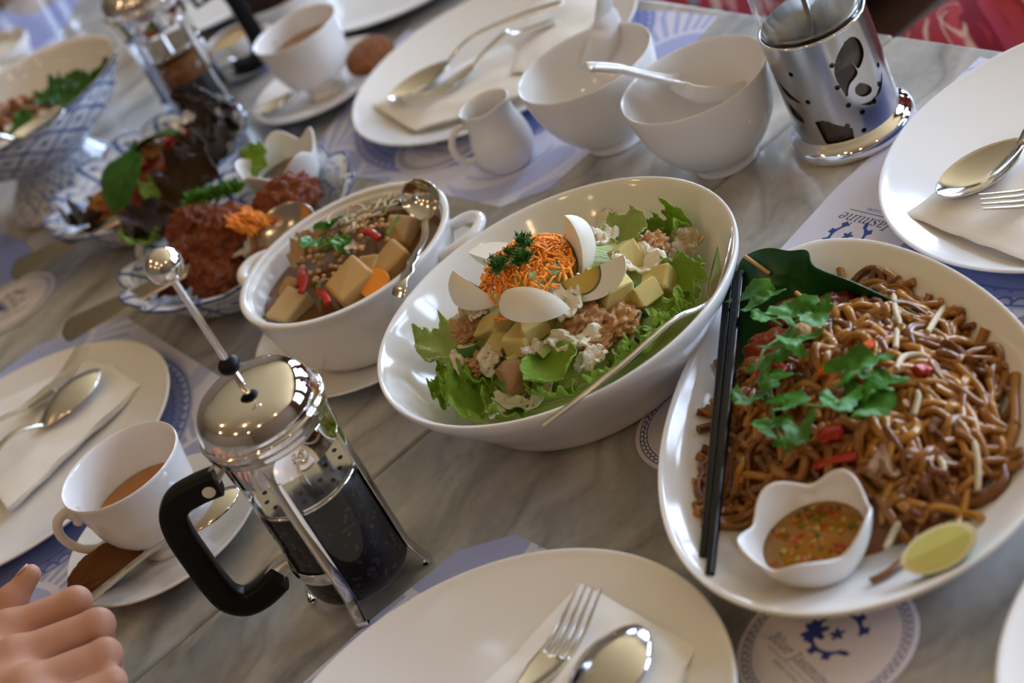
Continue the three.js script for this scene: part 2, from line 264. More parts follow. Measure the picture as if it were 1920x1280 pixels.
const coasterTex = canvas(768, 768, (c, w, h) => { c.fillStyle = '#dedae0'; c.fillRect(0, 0, w, h); lace(c, w / 2, h / 2, 372, '#323f7d', 60); emblem(c, w / 2, 330, 130, '#33438c'); c.fillStyle = '#454b72'; c.font = 'italic 70px serif'; c.textAlign = 'center'; c.fillText('Blue Jasmine', w / 2, 540); c.fillRect(210, 562, 350, 3); c.font = '24px sans-serif'; c.fillText('ORIENT CUISINE', w / 2, 600); });
const printMat = t => mat(0xffffff, 0.75, { map: t });
const MATM = printMat(matTex), COASTERM = printMat(coasterTex);
// outline points (world) -> mat; its print is centred on centre and turned by ang
function placemat(label, pts, centre, ang, m = MATM) {
  const g = flat(pts.map(p => V3(p.x - centre.x, 0, p.z - centre.z)), 0.0005, 0.0001), p = g.attributes.position, uv = g.attributes.uv, c = Math.cos(ang), s = Math.sin(ang);
  for (let i = 0; i < p.count; i++) { const x = p.getX(i), z = p.getZ(i); uv.setXY(i, 0.5 + (x * c + z * s) / MATW, 0.5 - (-x * s + z * c) / MATH); }
  return solo('placemat', g, m, label, 'placemat', V3(centre.x, 0.0002, centre.z));
}
function coaster(label, centre, r, ang, y = 0.0002) { const g = new THREE.CylinderGeometry(r, r, 0.0012, 72), p = g.attributes.position, uv = g.attributes.uv; for (let i = 0; i < p.count; i++) { const x = p.getX(i), z = p.getZ(i), c = Math.cos(ang), s = Math.sin(ang); uv.setXY(i, 0.5 + (x * c + z * s) / (2 * r), 0.5 - (-x * s + z * c) / (2 * r)); } return solo('coaster', g, COASTERM, label, 'coaster', V3(centre.x, y + 0.0006, centre.z)); }
const Q = a => a.map(p => P(p[0], p[1], 0));
const matAround = (c, ang, hw, hd) => { const k = 0.07, o = []; for (const [x, z] of [[-hw, -hd + k], [-hw + k, -hd], [hw - k, -hd], [hw, -hd + k], [hw, hd - k], [hw - k, hd], [-hw + k, hd], [-hw, hd - k]]) o.push(V3(c.x + x * Math.cos(ang) - z * Math.sin(ang), 0, c.z + x * Math.sin(ang) + z * Math.cos(ang))); return o; };
const CP = { left: V3(-0.402, 0, -1.315), back: V3(0.112, 0, -1.578), right: V3(0.4, 0, -0.983), bottom: V3(-0.1185, 0, -0.744) };
// this mat's print also shows the restaurant's name and wreath, read from the far side of the table
const nameTex = canvas(1860, 1560, (c) => {
  const w = 1240, h = 1040; c.scale(1.5, 1.5); drawMat(c, w, h); const at = (x, y) => { const p = P(x, y).sub(CP.right), k = Math.cos(-0.38), s = Math.sin(-0.38); return [w / 2 + (p.x * k + p.z * s) / MATW * w, h / 2 + (-p.x * s + p.z * k) / MATH * h]; };
  const a = at(1668, 427), b = at(1577, 405), e = at(1588, 445), n = at(1600, 408); c.fillStyle = '#dcdcec'; c.beginPath(); c.arc(...n, 120, 0, 7); c.fill();
  const ang = Math.atan2(b[1] - a[1], b[0] - a[0]); emblem(c, e[0], e[1], 34, INK); c.save(); c.translate(b[0], b[1]); c.rotate(ang); c.fillStyle = '#3f4575'; c.textAlign = 'right'; c.font = 'italic 25px serif'; c.fillText('Blue Jasmine', 0, 8); c.fillRect(-122, 15, 118, 1.3); c.font = '8px sans-serif'; c.fillText('ORIENT CUISINE', -30, 27); c.restore();
});
const NAMEM = printMat(nameTex);
placemat('lavender printed placemat under the plate beside the cup with brown cookie and black cafetiere handle', matAround(CP.left, 1.2, 0.2, 0.165), CP.left, 1.2);
placemat('lavender printed placemat under the small white milk jug', Q([[611, 249], [588, 285], [664, 331], [842, 368], [939, 389], [1030, 355], [1174, 228], [1346, 32], [1262, 22], [1000, 20], [760, 60]]), CP.back, 0.42);
placemat('lavender printed placemat with restaurant name beside the perforated steel cafetiere', Q([[1462, 470], [1570, 352], [1700, 235], [1838, 108], [1990, 150], [2080, 330], [2010, 560], [1800, 640], [1560, 600]]), CP.right, -0.38, NAMEM);
placemat('lavender printed placemat partly under the plate with fork and upturned spoon next to the noodles', Q([[700, 1160], [858, 1034], [966, 1003], [1020, 1028], [1200, 1130], [1290, 1300], [1000, 1500], [640, 1420], [560, 1290]]), CP.bottom, 1.25);
placemat('lavender printed placemat beside the round coaster and blue-white footed bowl', Q([[0, 435], [40, 450], [70, 478], [45, 500], [0, 575], [-130, 640], [-260, 560], [-130, 460]]), P(-90, 540), 1.2);
placemat('lavender printed placemat behind the clear drinking glasses', Q([[60, 30], [160, -30], [100, 90], [20, 110], [-80, 90], [-60, 10]]), P(30, 50), 0.3);
placemat('lavender printed placemat between the two white cups in the back', Q([[405, 60], [470, 30], [560, -20], [520, 130], [440, 150], [415, 120]]), P(480, 70), 0.6);
coaster('round lace-edged paper coaster peeking from under the noodle plate beside the lime wedge', P(1550, 1205), 0.05, Math.atan2(P(1530, 1260).z - P(1455, 1190).z, P(1530, 1260).x - P(1455, 1190).x));
coaster('round lace-edged paper coaster between the salad bowl and the noodle plate', P(1330, 785), 0.050, 2.4);
coaster('round lace-edged paper coaster beside the end of a serving spoon handle', P(20, 575), 0.05, 0.3, 0.0011);
coaster('round dark-edged coaster under the plate behind the milk jug', P(840, 262), 0.052, 1.1, 0.0011);

// ---------------------------------------------------------------- plates
const plateGeo = revolve([[0.0002, 0.003], [0.05, 0.003], [0.078, 0.0028], [0.08, 0], [0.085, 0], [0.087, 0.003], [0.115, 0.0085], [0.14, 0.0165], [0.1455, 0.0195], [0.1462, 0.0208], [0.1448, 0.0216], [0.138, 0.0192], [0.115, 0.0125], [0.09, 0.0075], [0.06, 0.006], [0.0002, 0.006]], 128, 90);
function plate(label, c, y = 0.0012, s = 1) { const m = solo('dinner_plate', plateGeo, M.porcelainCool, label, 'plate', V3(c.x, y, c.z)); m.scale.setScalar(s); return m; }
plate('round white plate with tissue and gold-glinting fork and spoon, beside the cup with brown cookie', CP.left);
plate('round white plate with spoon and fork on a tissue behind the milk jug', CP.back, 0.0025);
plate('round white plate with tissue, spoon and fork beside the perforated steel cafetiere', CP.right);
plate('round white plate with tissue, fork and spoon between the glass cafetiere and the noodle plate', CP.bottom);
plate('bare round white plate beside the lime wedge end of the noodle plate', V3(P(1869, 1240, 0.02).x + 0.146 * 0.83, 0, P(1869, 1240, 0.02).z + 0.146 * 0.56), 0.0002);
plate('round white plate behind the teacup with milky tea', P(760, -75, 0.02), 0.0002);
plate('round white plate with reddish food behind the clear drinking glasses', P(-20, -60, 0.02), 0.001, 0.9);
plate('round white plate beyond the cafetiere with amber tea', P(420, -35, 0.02), 0.0002, 0.85);

// ---------------------------------------------------------------- cutlery and tissues
// spoon: local x from the bowl's tip (0) to the handle's end (L); turned = bowl face down
function spoon(name, label, a, b, o = {}) {
  const { bl = 0.062, bw = 0.041, depth = 0.009, hw = 0.0075, neck = 0.0024, arch = 0.012, roll = 0, m = M.steel, turned = false, group, ornate = false, cat = 'spoon' } = o;
  const L = a.distanceTo(b), t = thing(name, label, cat, null, 0, group), sg = turned ? -1 : 1;
  const wf = u => bw / 2 * Math.pow(Math.sin(Math.PI * Math.min(1, Math.pow(u, 0.86) * 0.97 + 0.004)), 0.62);
  const bowl = sheet(26, 18, (u, v) => { const k = v * 2 - 1, w = Math.max(wf(u), u > 0.5 ? neck * 1.2 : 0.0003); return [u * bl, sg * (-depth * Math.pow(Math.sin(Math.PI * Math.min(1, u * 1.02)), 0.8) * (1 - k * k) + 0.0035 * u * u) + (turned ? depth : 0), k * w]; }, 0.0011);
  part('bowl', bowl, m, t);
  const yb = sg * 0.0035 + (turned ? depth : 0), pts = [V3(bl * 0.965, yb - 0.0006, 0), V3(bl + (L - bl) * 0.14, yb + arch * 0.7, 0), V3(bl + (L - bl) * 0.3, yb + arch, 0), V3(bl + (L - bl) * 0.62, yb + arch * 0.75, 0), V3(L, yb + 0.001, 0)];
  part('handle', sweep(pts, x => [ornate ? mix(neck, hw, Math.pow(x, 1.5)) * (1 + 0.16 * Math.sin(x * 30)) : mix(neck, hw, Math.pow(x, 1.6)) * (x > 0.96 ? Math.sqrt(Math.max(0.02, (1 - x) / 0.04)) : 1), mix(0.0015, 0.0010, x), 2.6], 40, 14), m, t);
  lay(t, a, b, roll); return shade(t);
}
function fork(label, a, b, o = {}) {
  const { hw = 0.0065, arch = 0.014, roll = 0, m = M.steel, turned = false } = o, L = a.distanceTo(b), t = thing('dinner_fork', label, 'fork'), sg = turned ? -1 : 1, W = 0.0225;
  const curve = x => sg * (0.010 * Math.sin(Math.min(1, x / 0.075) * Math.PI * 0.9) * -0.6 + 0.005 * (1 - Math.min(1, x / 0.03))) + 0.008;
  for (let k = 0; k < 4; k++) { const z = (k - 1.5) * 0.0066; part('tine', sweep([0, 0.012, 0.024, 0.036, 0.044].map(x => V3(x, curve(x), z * mix(0.86, 1, x / 0.044))), x => [mix(0.0007, 0.0017, Math.min(1, x * 2)), mix(0.0006, 0.0011, x), 3], 14, 8), m, t); }
  part('head', sheet(16, 12, (u, v) => { const x = 0.042 + u * 0.032, w = W / 2 * Math.pow(1 - u, 0.55) * (1 - 0.0 * u) + 0.0022; return [x, curve(x) + 0.001 - 0.0015 * (1 - (2 * v - 1) ** 2), (v * 2 - 1) * Math.min(W / 2, w)]; }, 0.0014), m, t);
  const y0 = curve(0.073), pts = [V3(0.0715, y0, 0), V3(0.09, y0 + arch * 0.45, 0), V3(0.115, y0 + arch * 0.75, 0), V3(L * 0.75, y0 + arch * 0.5, 0), V3(L, Math.max(0.001, y0 - 0.006), 0)];
  part('handle', sweep(pts, x => [mix(0.0025, hw, Math.pow(x, 1.5)), mix(0.0016, 0.001, x), 2.6], 34, 12), m, t);
  lay(t, a, b, roll); return shade(t);
}
// a folded tissue over four corners, its plies slightly fanned
function tissue(label, c, plies = 4, lift = 0.0022) {
  const t = thing('paper_napkin', label, 'napkin'), s0 = c[0].x * 40;
  for (let k = 0; k < plies; k++) {
    const j = [0, 1, 2, 3].map(i => V3(rnd(-1, 1) * 0.0012 * k, 0, rnd(-1, 1) * 0.0012 * k));
    part('ply', sheet(18, 18, (u, v) => { const p = c[0].clone().add(j[0]).multiplyScalar((1 - u) * (1 - v)).addScaledVector(c[1].clone().add(j[1]), u * (1 - v)).addScaledVector(c[2].clone().add(j[2]), u * v).addScaledVector(c[3].clone().add(j[3]), (1 - u) * v); const e = Math.min(u, 1 - u, v, 1 - v); return [p.x + 0.0006 * noise(u * 6, v * 6, k), p.y + 0.0012 + k * lift * mix(0.55, 1, Math.min(1, e * 5)) + 0.0012 * noise(p.x * 30 + s0, p.z * 30, k * 0.3), p.z]; }, 0.0008), M.paper, t);
  }
  return t;
}
const PL = 0.0085; // floor of a plate above the table
// left-hand setting
tissue('folded white paper tissue under the gold-glinting fork and spoon', [P(186, 672, 0.012), P(268, 728, 0.012), P(20, 960, 0.012), P(-90, 800, 0.012)], 3);
fork('silver fork beside an upturned spoon on the plate next to the oval-cookie cup', P(172, 670, 0.022), P(-65, 880, 0.02));
spoon('dinner_spoon', 'silver spoon lying face down on the plate next to the cookie cup', P(196, 706, 0.018), P(-60, 938, 0.016), { turned: true, bl: 0.068, bw: 0.044 });
// setting behind the jug
tissue('folded white paper tissue under spoon and fork behind the milk jug', [P(706, 205, 0.014), P(786, 252, 0.014), P(1040, 168, 0.02), P(960, 90, 0.02)], 4);
tissue('second white tissue folded at the plate edge next to the rear soup bowl', [P(1010, -20, 0.03), P(1135, 8, 0.03), P(1062, 135, 0.028), P(965, 140, 0.025)], 3);
spoon('dinner_spoon', 'silver spoon lying face up above the fork behind the milk jug', P(728, 182, 0.030), P(1060, 12, 0.038), { bl: 0.066, bw: 0.043 });
fork('silver fork lying below the spoon behind the milk jug', P(768, 210, 0.024), P(1040, 42, 0.034));
// right-hand setting
tissue('folded white paper tissue on the plate beside the perforated steel cafetiere', [P(1704, 408, 0.013), P(1770, 366, 0.013), P(2010, 250, 0.02), P(2000, 520, 0.02)], 4);
spoon('dinner_spoon', 'silver spoon lying face up on the plate beside the perforated steel cafetiere', P(1758, 362, 0.030), P(2080, 180, 0.036), { bl: 0.064, bw: 0.044 });
fork('silver fork with its tines on the tissue beside the perforated steel cafetiere', P(1852, 408, 0.024), P(2150, 296, 0.030));
// near setting
tissue('folded white paper tissue on the plate between the glass cafetiere and the noodle plate', [P(1092, 1102, 0.012), P(1312, 1228, 0.012), P(1180, 1480, 0.014), P(900, 1320, 0.014)], 4);
fork('silver fork pointing its tines at the salad bowl, beside a spoon turned face down', P(1122, 1128, 0.02), P(900, 1420, 0.02));
spoon('dinner_spoon', 'silver spoon turned face down beside the fork next to the noodle plate', P(1208, 1190, 0.018), P(1000, 1500, 0.016), { turned: true, bl: 0.068, bw: 0.046 });

// ---------------------------------------------------------------- cups, saucers, cookies, tea spoons
const saucerGeo = revolve([[0.0002, 0.002], [0.03, 0.002], [0.034, 0], [0.038, 0], [0.04, 0.003], [0.062, 0.010], [0.0755, 0.0165], [0.0772, 0.018], [0.0766, 0.0193], [0.074, 0.0185], [0.058, 0.0115], [0.036, 0.0065], [0.027, 0.0058], [0.024, 0.0048], [0.0002, 0.0048]], 112, 80);
const cupGeo = revolve([[0.0002, 0.004], [0.017, 0.004], [0.0195, 0.0], [0.0215, 0.0], [0.0222, 0.003], [0.0195, 0.0085], [0.021, 0.0125], [0.032, 0.0215], [0.0392, 0.036], [0.042, 0.052], [0.0443, 0.066], [0.0458, 0.0725], [0.0452, 0.0738], [0.0438, 0.0725], [0.0415, 0.060], [0.0392, 0.047], [0.035, 0.031], [0.026, 0.019], [0.012, 0.0145], [0.0002, 0.014]], 112, 120);
function teacup(label, slabel, centre, hAng, level, teaMat, hasHandle = true) {
  solo('saucer', saucerGeo, M.porcelain, slabel, 'saucer', V3(centre.x, 0.0004, centre.z));
  const t = thing('tea_cup', label, 'cup', V3(centre.x, 0.0053, centre.z));
  part('cup_body', cupGeo, M.porcelain, t);
  const c = Math.cos(hAng), s = Math.sin(hAng), hp = [[0.0412, 0.056], [0.048, 0.0605], [0.0575, 0.058], [0.0625, 0.046], [0.0575, 0.031], [0.046, 0.0225], [0.0335, 0.0225]].map(([r, y]) => V3(r * c, y, r * s));
  if (hasHandle) { const h = part('handle', sweep(hp, x => [mix(0.0042, 0.0034, Math.sin(Math.PI * x)) + 0.0015 * Math.pow(Math.abs(2 * x - 1), 4), 0.0026], 44, 14, V3(-s, 0, c)), M.porcelain, t); part('handle_scroll', sweep([[0.05, 0.0605], [0.047, 0.0555], [0.0455, 0.0505], [0.0478, 0.0485]].map(([r, y]) => V3(r * c, y, r * s)), x => [0.0034, mix(0.0022, 0.0034, x)], 18, 12, V3(-s, 0, c)), M.porcelain, h); }
  const R = level > 0.047 ? 0.0390 : 0.0368; part('tea', revolve([[0.0002, level - 0.003], [R * 0.9, level - 0.003], [R, level], [0.0002, level]], 72, 0), teaMat, t, 'tea');
  return t;
}
const C1 = V3(-0.282, 0, -1.112), C2 = V3(-0.0425, 0, -1.738);
{ const h = P(108, 1012, 0.05); teacup('white porcelain cup of clear amber tea beside the cafetiere with black handle', 'white saucer with dark brown oval cookie and teaspoon beside the black cafetiere handle', C1, Math.atan2(h.z - C1.z, h.x - C1.x), 0.041, M.tea); }
teacup('white porcelain cup of milky brown tea with round reddish cookie on its saucer', 'white saucer holding the cup of milky tea and a round reddish cookie', C2, -2.2, 0.053, mat(rgb(0.30, 0.13, 0.045), 0.08));
const cookieGeo = s => blob(0.031, 0.0105, 0.021, 0.05, 2.2, s, 7);
{ const m = solo('cookie', cookieGeo(3), M.cookie, 'dark brown oval cookie on the saucer under the cup handle', 'cookie', P(198, 1060, 0.023)); const d = P(262, 1025, 0.02).sub(P(140, 1095, 0.02)); m.rotation.set(0.0, -Math.atan2(d.z, d.x), 0.05); }
{ const m = solo('cookie', blob(0.03, 0.008, 0.024, 0.05, 2, 9, 7), M.cookieLight, 'reddish brown round cookie leaning on the saucer of the milky tea', 'cookie', P(694, 104, 0.024)); m.rotation.set(0.42, 0.9, -0.18); }
spoon('tea_spoon', 'silver teaspoon resting across the saucer with the dark oval cookie', P(458, 926, 0.028), P(165, 1140, 0.024), { bl: 0.05, bw: 0.033, depth: 0.007, hw: 0.0062, arch: 0.004, turned: true });
spoon('tea_spoon', 'silver teaspoon half hidden on the saucer of the milky tea', P(490, 205, 0.02), P(640, 150, 0.022), { bl: 0.045, bw: 0.028, depth: 0.006, hw: 0.005, arch: 0.003 });

// ---------------------------------------------------------------- soup bowls, china spoons, milk jug
const soupGeo = revolve([[0.0002, 0.006], [0.02, 0.006], [0.0235, 0.0], [0.026, 0.0], [0.027, 0.006], [0.038, 0.0165], [0.0505, 0.036], [0.0568, 0.0605], [0.0583, 0.0735], [0.0578, 0.0748], [0.0566, 0.0738], [0.0545, 0.060], [0.048, 0.0375], [0.036, 0.0205], [0.022, 0.012], [0.0002, 0.0105]], 112, 110);
const SB1 = V3(0.213, 0.0003, -1.224), SB2 = V3(0.158, 0.0010, -1.343);
solo('soup_bowl', soupGeo, M.porcelain, 'white rice bowl standing bare on the marble with a china spoon lying in it', 'bowl', SB1);
solo('soup_bowl', soupGeo, M.porcelain, 'white rice bowl beside the tissue, holding an upright china spoon', 'bowl', SB2);
function chinaSpoon(label, a, b, roll = 0) { // a = bowl end, b = handle end
  const L = a.distanceTo(b), t = thing('china_soup_spoon', label, 'spoon');
  const W = u => u < 0.42 ? 0.0205 * Math.pow(Math.sin(Math.PI * (0.006 + u / 0.42 * 0.71)), 0.5) : mix(0.0125, 0.0068, Math.min(1, (u - 0.42) / 0.3)), D = u => u < 0.5 ? 0.013 * Math.pow(Math.sin(Math.PI * Math.min(1, 0.05 + u / 0.5 * 0.95)), 0.5) : 0, lift = u => 0.012 * Math.pow(Math.max(0, (u - 0.3) / 0.4), 1.4) * (u < 0.8 ? 1 : 1 - (u - 0.8) * 1.2);
  part('spoon_body', sheet(48, 20, (u, v) => { const k = v * 2 - 1, w = W(u); return [u * L, lift(u) + 0.013 * (u < 0.5 ? 1 : 1) - (D(u) + 0.0035) * (1 - Math.pow(Math.abs(k), 3)), k * w]; }, 0.0024), M.porcelain, t);
  lay(t, a, b, roll); return t;
}
chinaSpoon('white china soup spoon lying across the rim of the bare-standing rice bowl', P(1402, 172, 0.022), P(1102, 200, 0.086));
chinaSpoon('white china soup spoon standing steeply in the rice bowl beside the tissue', P(1125, 140, 0.03), P(1200, -60, 0.13));
{ // milk jug
  const c = P(962, 305, 0), t = thing('milk_jug', 'small white porcelain milk jug with looped handle on the lavender placemat', 'jug', V3(c.x, 0.0012, c.z));
  const ha = (() => { const h = P(872, 290, 0.03); return Math.atan2(h.z - c.z, h.x - c.x); })(), sa = (() => { const h = P(1005, 215, 0.06); return Math.atan2(h.z - c.z, h.x - c.x); })();
  const dA = (a, b) => Math.atan2(Math.sin(a - b), Math.cos(a - b));
  part('jug_body', revolve([[0.0002, 0.002], [0.016, 0.002], [0.019, 0.0], [0.0215, 0.0035], [0.0262, 0.014], [0.0262, 0.028], [0.0225, 0.042], [0.0215, 0.052], [0.0228, 0.0595], [0.022, 0.0602], [0.0205, 0.0585], [0.0198, 0.051], [0.0205, 0.042], [0.0242, 0.028], [0.024, 0.015], [0.018, 0.005], [0.0002, 0.004]], 96, 100, (a, r, y, v) => { const k = Math.pow(Math.max(0, (y - 0.034) / 0.026), 2) * Math.exp(-Math.pow(dA(a, sa) / 0.42, 2)); return [(r * (1 + 0.42 * k)) * Math.cos(a), y + 0.006 * k, (r * (1 + 0.42 * k)) * Math.sin(a)]; }), M.porcelain, t);
  const cs = Math.cos(ha), sn = Math.sin(ha); part('handle', sweep([[0.0205, 0.05], [0.028, 0.0525], [0.0375, 0.047], [0.041, 0.035], [0.036, 0.0225], [0.0255, 0.0195]].map(([r, y]) => V3(r * cs, y, r * sn)), () => [0.0032, 0.0023], 36, 12, V3(-sn, 0, cs)), M.porcelain, t);
}

// ---------------------------------------------------------------- glass cafetieres
function cafetiere(label, centre, hAng, o = {}) {
  const { brewTop = 0.086, brewMat = M.leavesWet, amber = 0, plunge = 0.262 } = o;
  const t = thing('cafetiere', label, 'coffee press', V3(centre.x, 0.0004, centre.z));
  const R = 0.036, ring = (r, y0, y1, th = 0.0012) => revolve([[r, y0], [r + th, y0], [r + th, y1], [r, y1], [r, y0]], 72, 0), pol = (r, y, a) => V3(r * Math.cos(a), y, r * Math.sin(a));
  const sp = o.spout ?? -0.47, dA = (a, b) => Math.atan2(Math.sin(a - b), Math.cos(a - b));
  part('glass_beaker', revolve([[0.0002, 0.010], [0.028, 0.010], [0.0338, 0.0125], [R, 0.018], [R, 0.04], [R, 0.1], [R, 0.135], [0.0366, 0.142], [0.0385, 0.1475], [0.0388, 0.1478]], 96, 80, (a, r, y) => { const k = Math.pow(Math.max(0, (y - 0.122) / 0.026), 1.6) * Math.exp(-Math.pow(dA(a, sp) / 0.3, 2)); return [(r + 0.015 * k) * Math.cos(a), y, (r + 0.015 * k) * Math.sin(a)]; }), M.glass, t);
  const brew = part('brew', revolve([[0.0002, 0.0112], [0.027, 0.0112], [0.0332, 0.0138], [0.0352, 0.019], [0.0352, brewTop], [0.0002, brewTop]], 72, 0), brewMat, t, 'dark brewed coffee with grounds');
  if (amber) part('tea_layer', revolve([[0.0350, brewTop - 0.0005], [0.0350, amber], [0.0002, amber], [0.0002, brewTop - 0.0005]], 72, 0), mat(rgb(0.13, 0.045, 0.005), 0.1), t, 'amber tea');
  // loose wet grounds showing against the glass
  if (!amber) { const gs = []; for (let i = 0; i < 260; i++) { const a = rnd(0, 6.28), y = rnd(0.02, brewTop - 0.002); const g = chunk(rnd(0.002, 0.005), rnd(0.0012, 0.0022), 0.0006, 0.0002, 0.0002, i); g.rotateZ(rnd(-1, 1)); g.translate(0, 0, 0.0352); g.rotateY(-a + Math.PI / 2); g.translate(0, y, 0); gs.push(g); } const k = part('loose_grounds', mergeGeometries(gs), mat(rgb(0.03, 0.024, 0.018), 0.4), brew); k.userData.kind = 'stuff'; }
  // chrome cage: collar, low band, four straps ending in feet
  part('collar', ring(R + 0.0002, 0.118, 0.1345), M.chrome, t, 'chrome collar');
  part('low_band', sweep([0, 1, 2, 3, 4, 5, 6].map(k => pol(R + 0.001, 0.04, 1.87 + (o.turn ?? 0) + k * 0.27)), () => [0.0008, 0.0045, 4], 40, 10), M.chrome, t);
  for (let k = 0; k < 4; k++) { const a = 0.30 + k * Math.PI / 2 + (o.turn ?? 0); part('strap_leg', sweep([pol(R + 0.0012, 0.119, a), pol(R + 0.0012, 0.08, a), pol(R + 0.0012, 0.035, a), pol(R + 0.0018, 0.02, a), pol(R + 0.0062, 0.006, a), pol(R + 0.0075, 0.0012, a), pol(R + 0.003, 0.0008, a)], x => [0.0042, 0.0008, 4], 44, 12, pol(1, 0, a)), M.chrome, t, 'bright chrome strap ending in a foot'); }
  // handle
  const c = Math.cos(hAng), s = Math.sin(hAng), H = (r, y) => V3(r * c, y, r * s), side = V3(-s, 0, c);
  const h = part('handle', sweep([H(0.046, 0.117), H(0.06, 0.1175), H(0.074, 0.1155), H(0.082, 0.1085), H(0.0855, 0.096), H(0.0865, 0.07), H(0.0862, 0.048), H(0.084, 0.0345), H(0.0765, 0.0265), H(0.065, 0.0265), H(0.049, 0.0325)], () => [0.0088, 0.0074, 5], 60, 18, side), M.black, t, 'black moulded handle');
  part('upper_bracket', sweep([H(0.0365, 0.126), H(0.042, 0.124), H(0.05, 0.118)], () => [0.0052, 0.0012, 3], 12, 10, side), M.chrome, h);
  part('screw', new THREE.CylinderGeometry(0.0042, 0.0042, 0.0155, 24).rotateX(Math.PI / 2).rotateY(-hAng).translate(0.0525 * c, 0.1165, 0.0525 * s), M.steel, h);
  part('lower_bracket', sweep([H(0.0365, 0.04), H(0.046, 0.038), H(0.053, 0.033)], () => [0.0068, 0.0014, 3], 12, 10, side), M.chrome, h);
  // lid, rod, knob, plunger
  const lid = part('lid', revolve([[0.0375, 0.136], [0.0392, 0.136], [0.0405, 0.1405], [0.0418, 0.143], [0.042, 0.1462], [0.0405, 0.1485], [0.0402, 0.152], [0.0375, 0.1605], [0.031, 0.1672], [0.02, 0.1702], [0.006, 0.1712], [0.0002, 0.1712]], 112, 90), M.chrome, t, 'domed chrome lid');
  part('rim_bead', new THREE.TorusGeometry(0.0408, 0.0016, 12, 96).rotateX(Math.PI / 2).translate(0, 0.1465, 0), M.chrome, lid);
  const rod = part('plunger_rod', new THREE.CylinderGeometry(0.0022, 0.0022, plunge - 0.09, 20).translate(0, (plunge + 0.09) / 2, 0), M.chrome, t);
  part('knob', new THREE.SphereGeometry(0.0112, 40, 28).translate(0, plunge, 0), M.chrome, rod, 'mirror-bright ball knob');
  part('rubber_bead', blob(0.0072, 0.0058, 0.0072, 0, 1, 1, 5).translate(0, 0.186, 0), M.black, rod, 'black rubber bead');
  const disc = [new THREE.CylinderGeometry(0.0343, 0.0343, 0.0012, 64).translate(0, 0.0925, 0)]; part('plunger_disc', mergeGeometries(disc), M.steel, t);
  for (let k = 0; k < 22; k++) { const rr = k < 7 ? 0.016 : 0.0265, aa = k < 7 ? k / 7 * 6.283 : (k - 7) / 15 * 6.283; part('strainer_hole', new THREE.CylinderGeometry(0.0017, 0.0017, 0.0016, 12).translate(rr * Math.cos(aa), 0.0926, rr * Math.sin(aa)), M.black, t); }
  part('spring_rim', new THREE.TorusGeometry(0.0343, 0.0011, 8, 80).rotateX(Math.PI / 2).translate(0, 0.0905, 0), M.steel, t);
  return t;
}
cafetiere('glass cafetiere with chrome cage and black handle, full of dark grounds, beside the oval-cookie cup', V3(-0.154, 0, -0.957), -3.02, {});
{ const c = P(396, 222, 0); cafetiere('glass cafetiere holding amber tea over dark leaves, behind the basil-topped dish', c, -0.25, { brewTop: 0.058, amber: 0.082, spout: 2.4, turn: 0.35 }); }

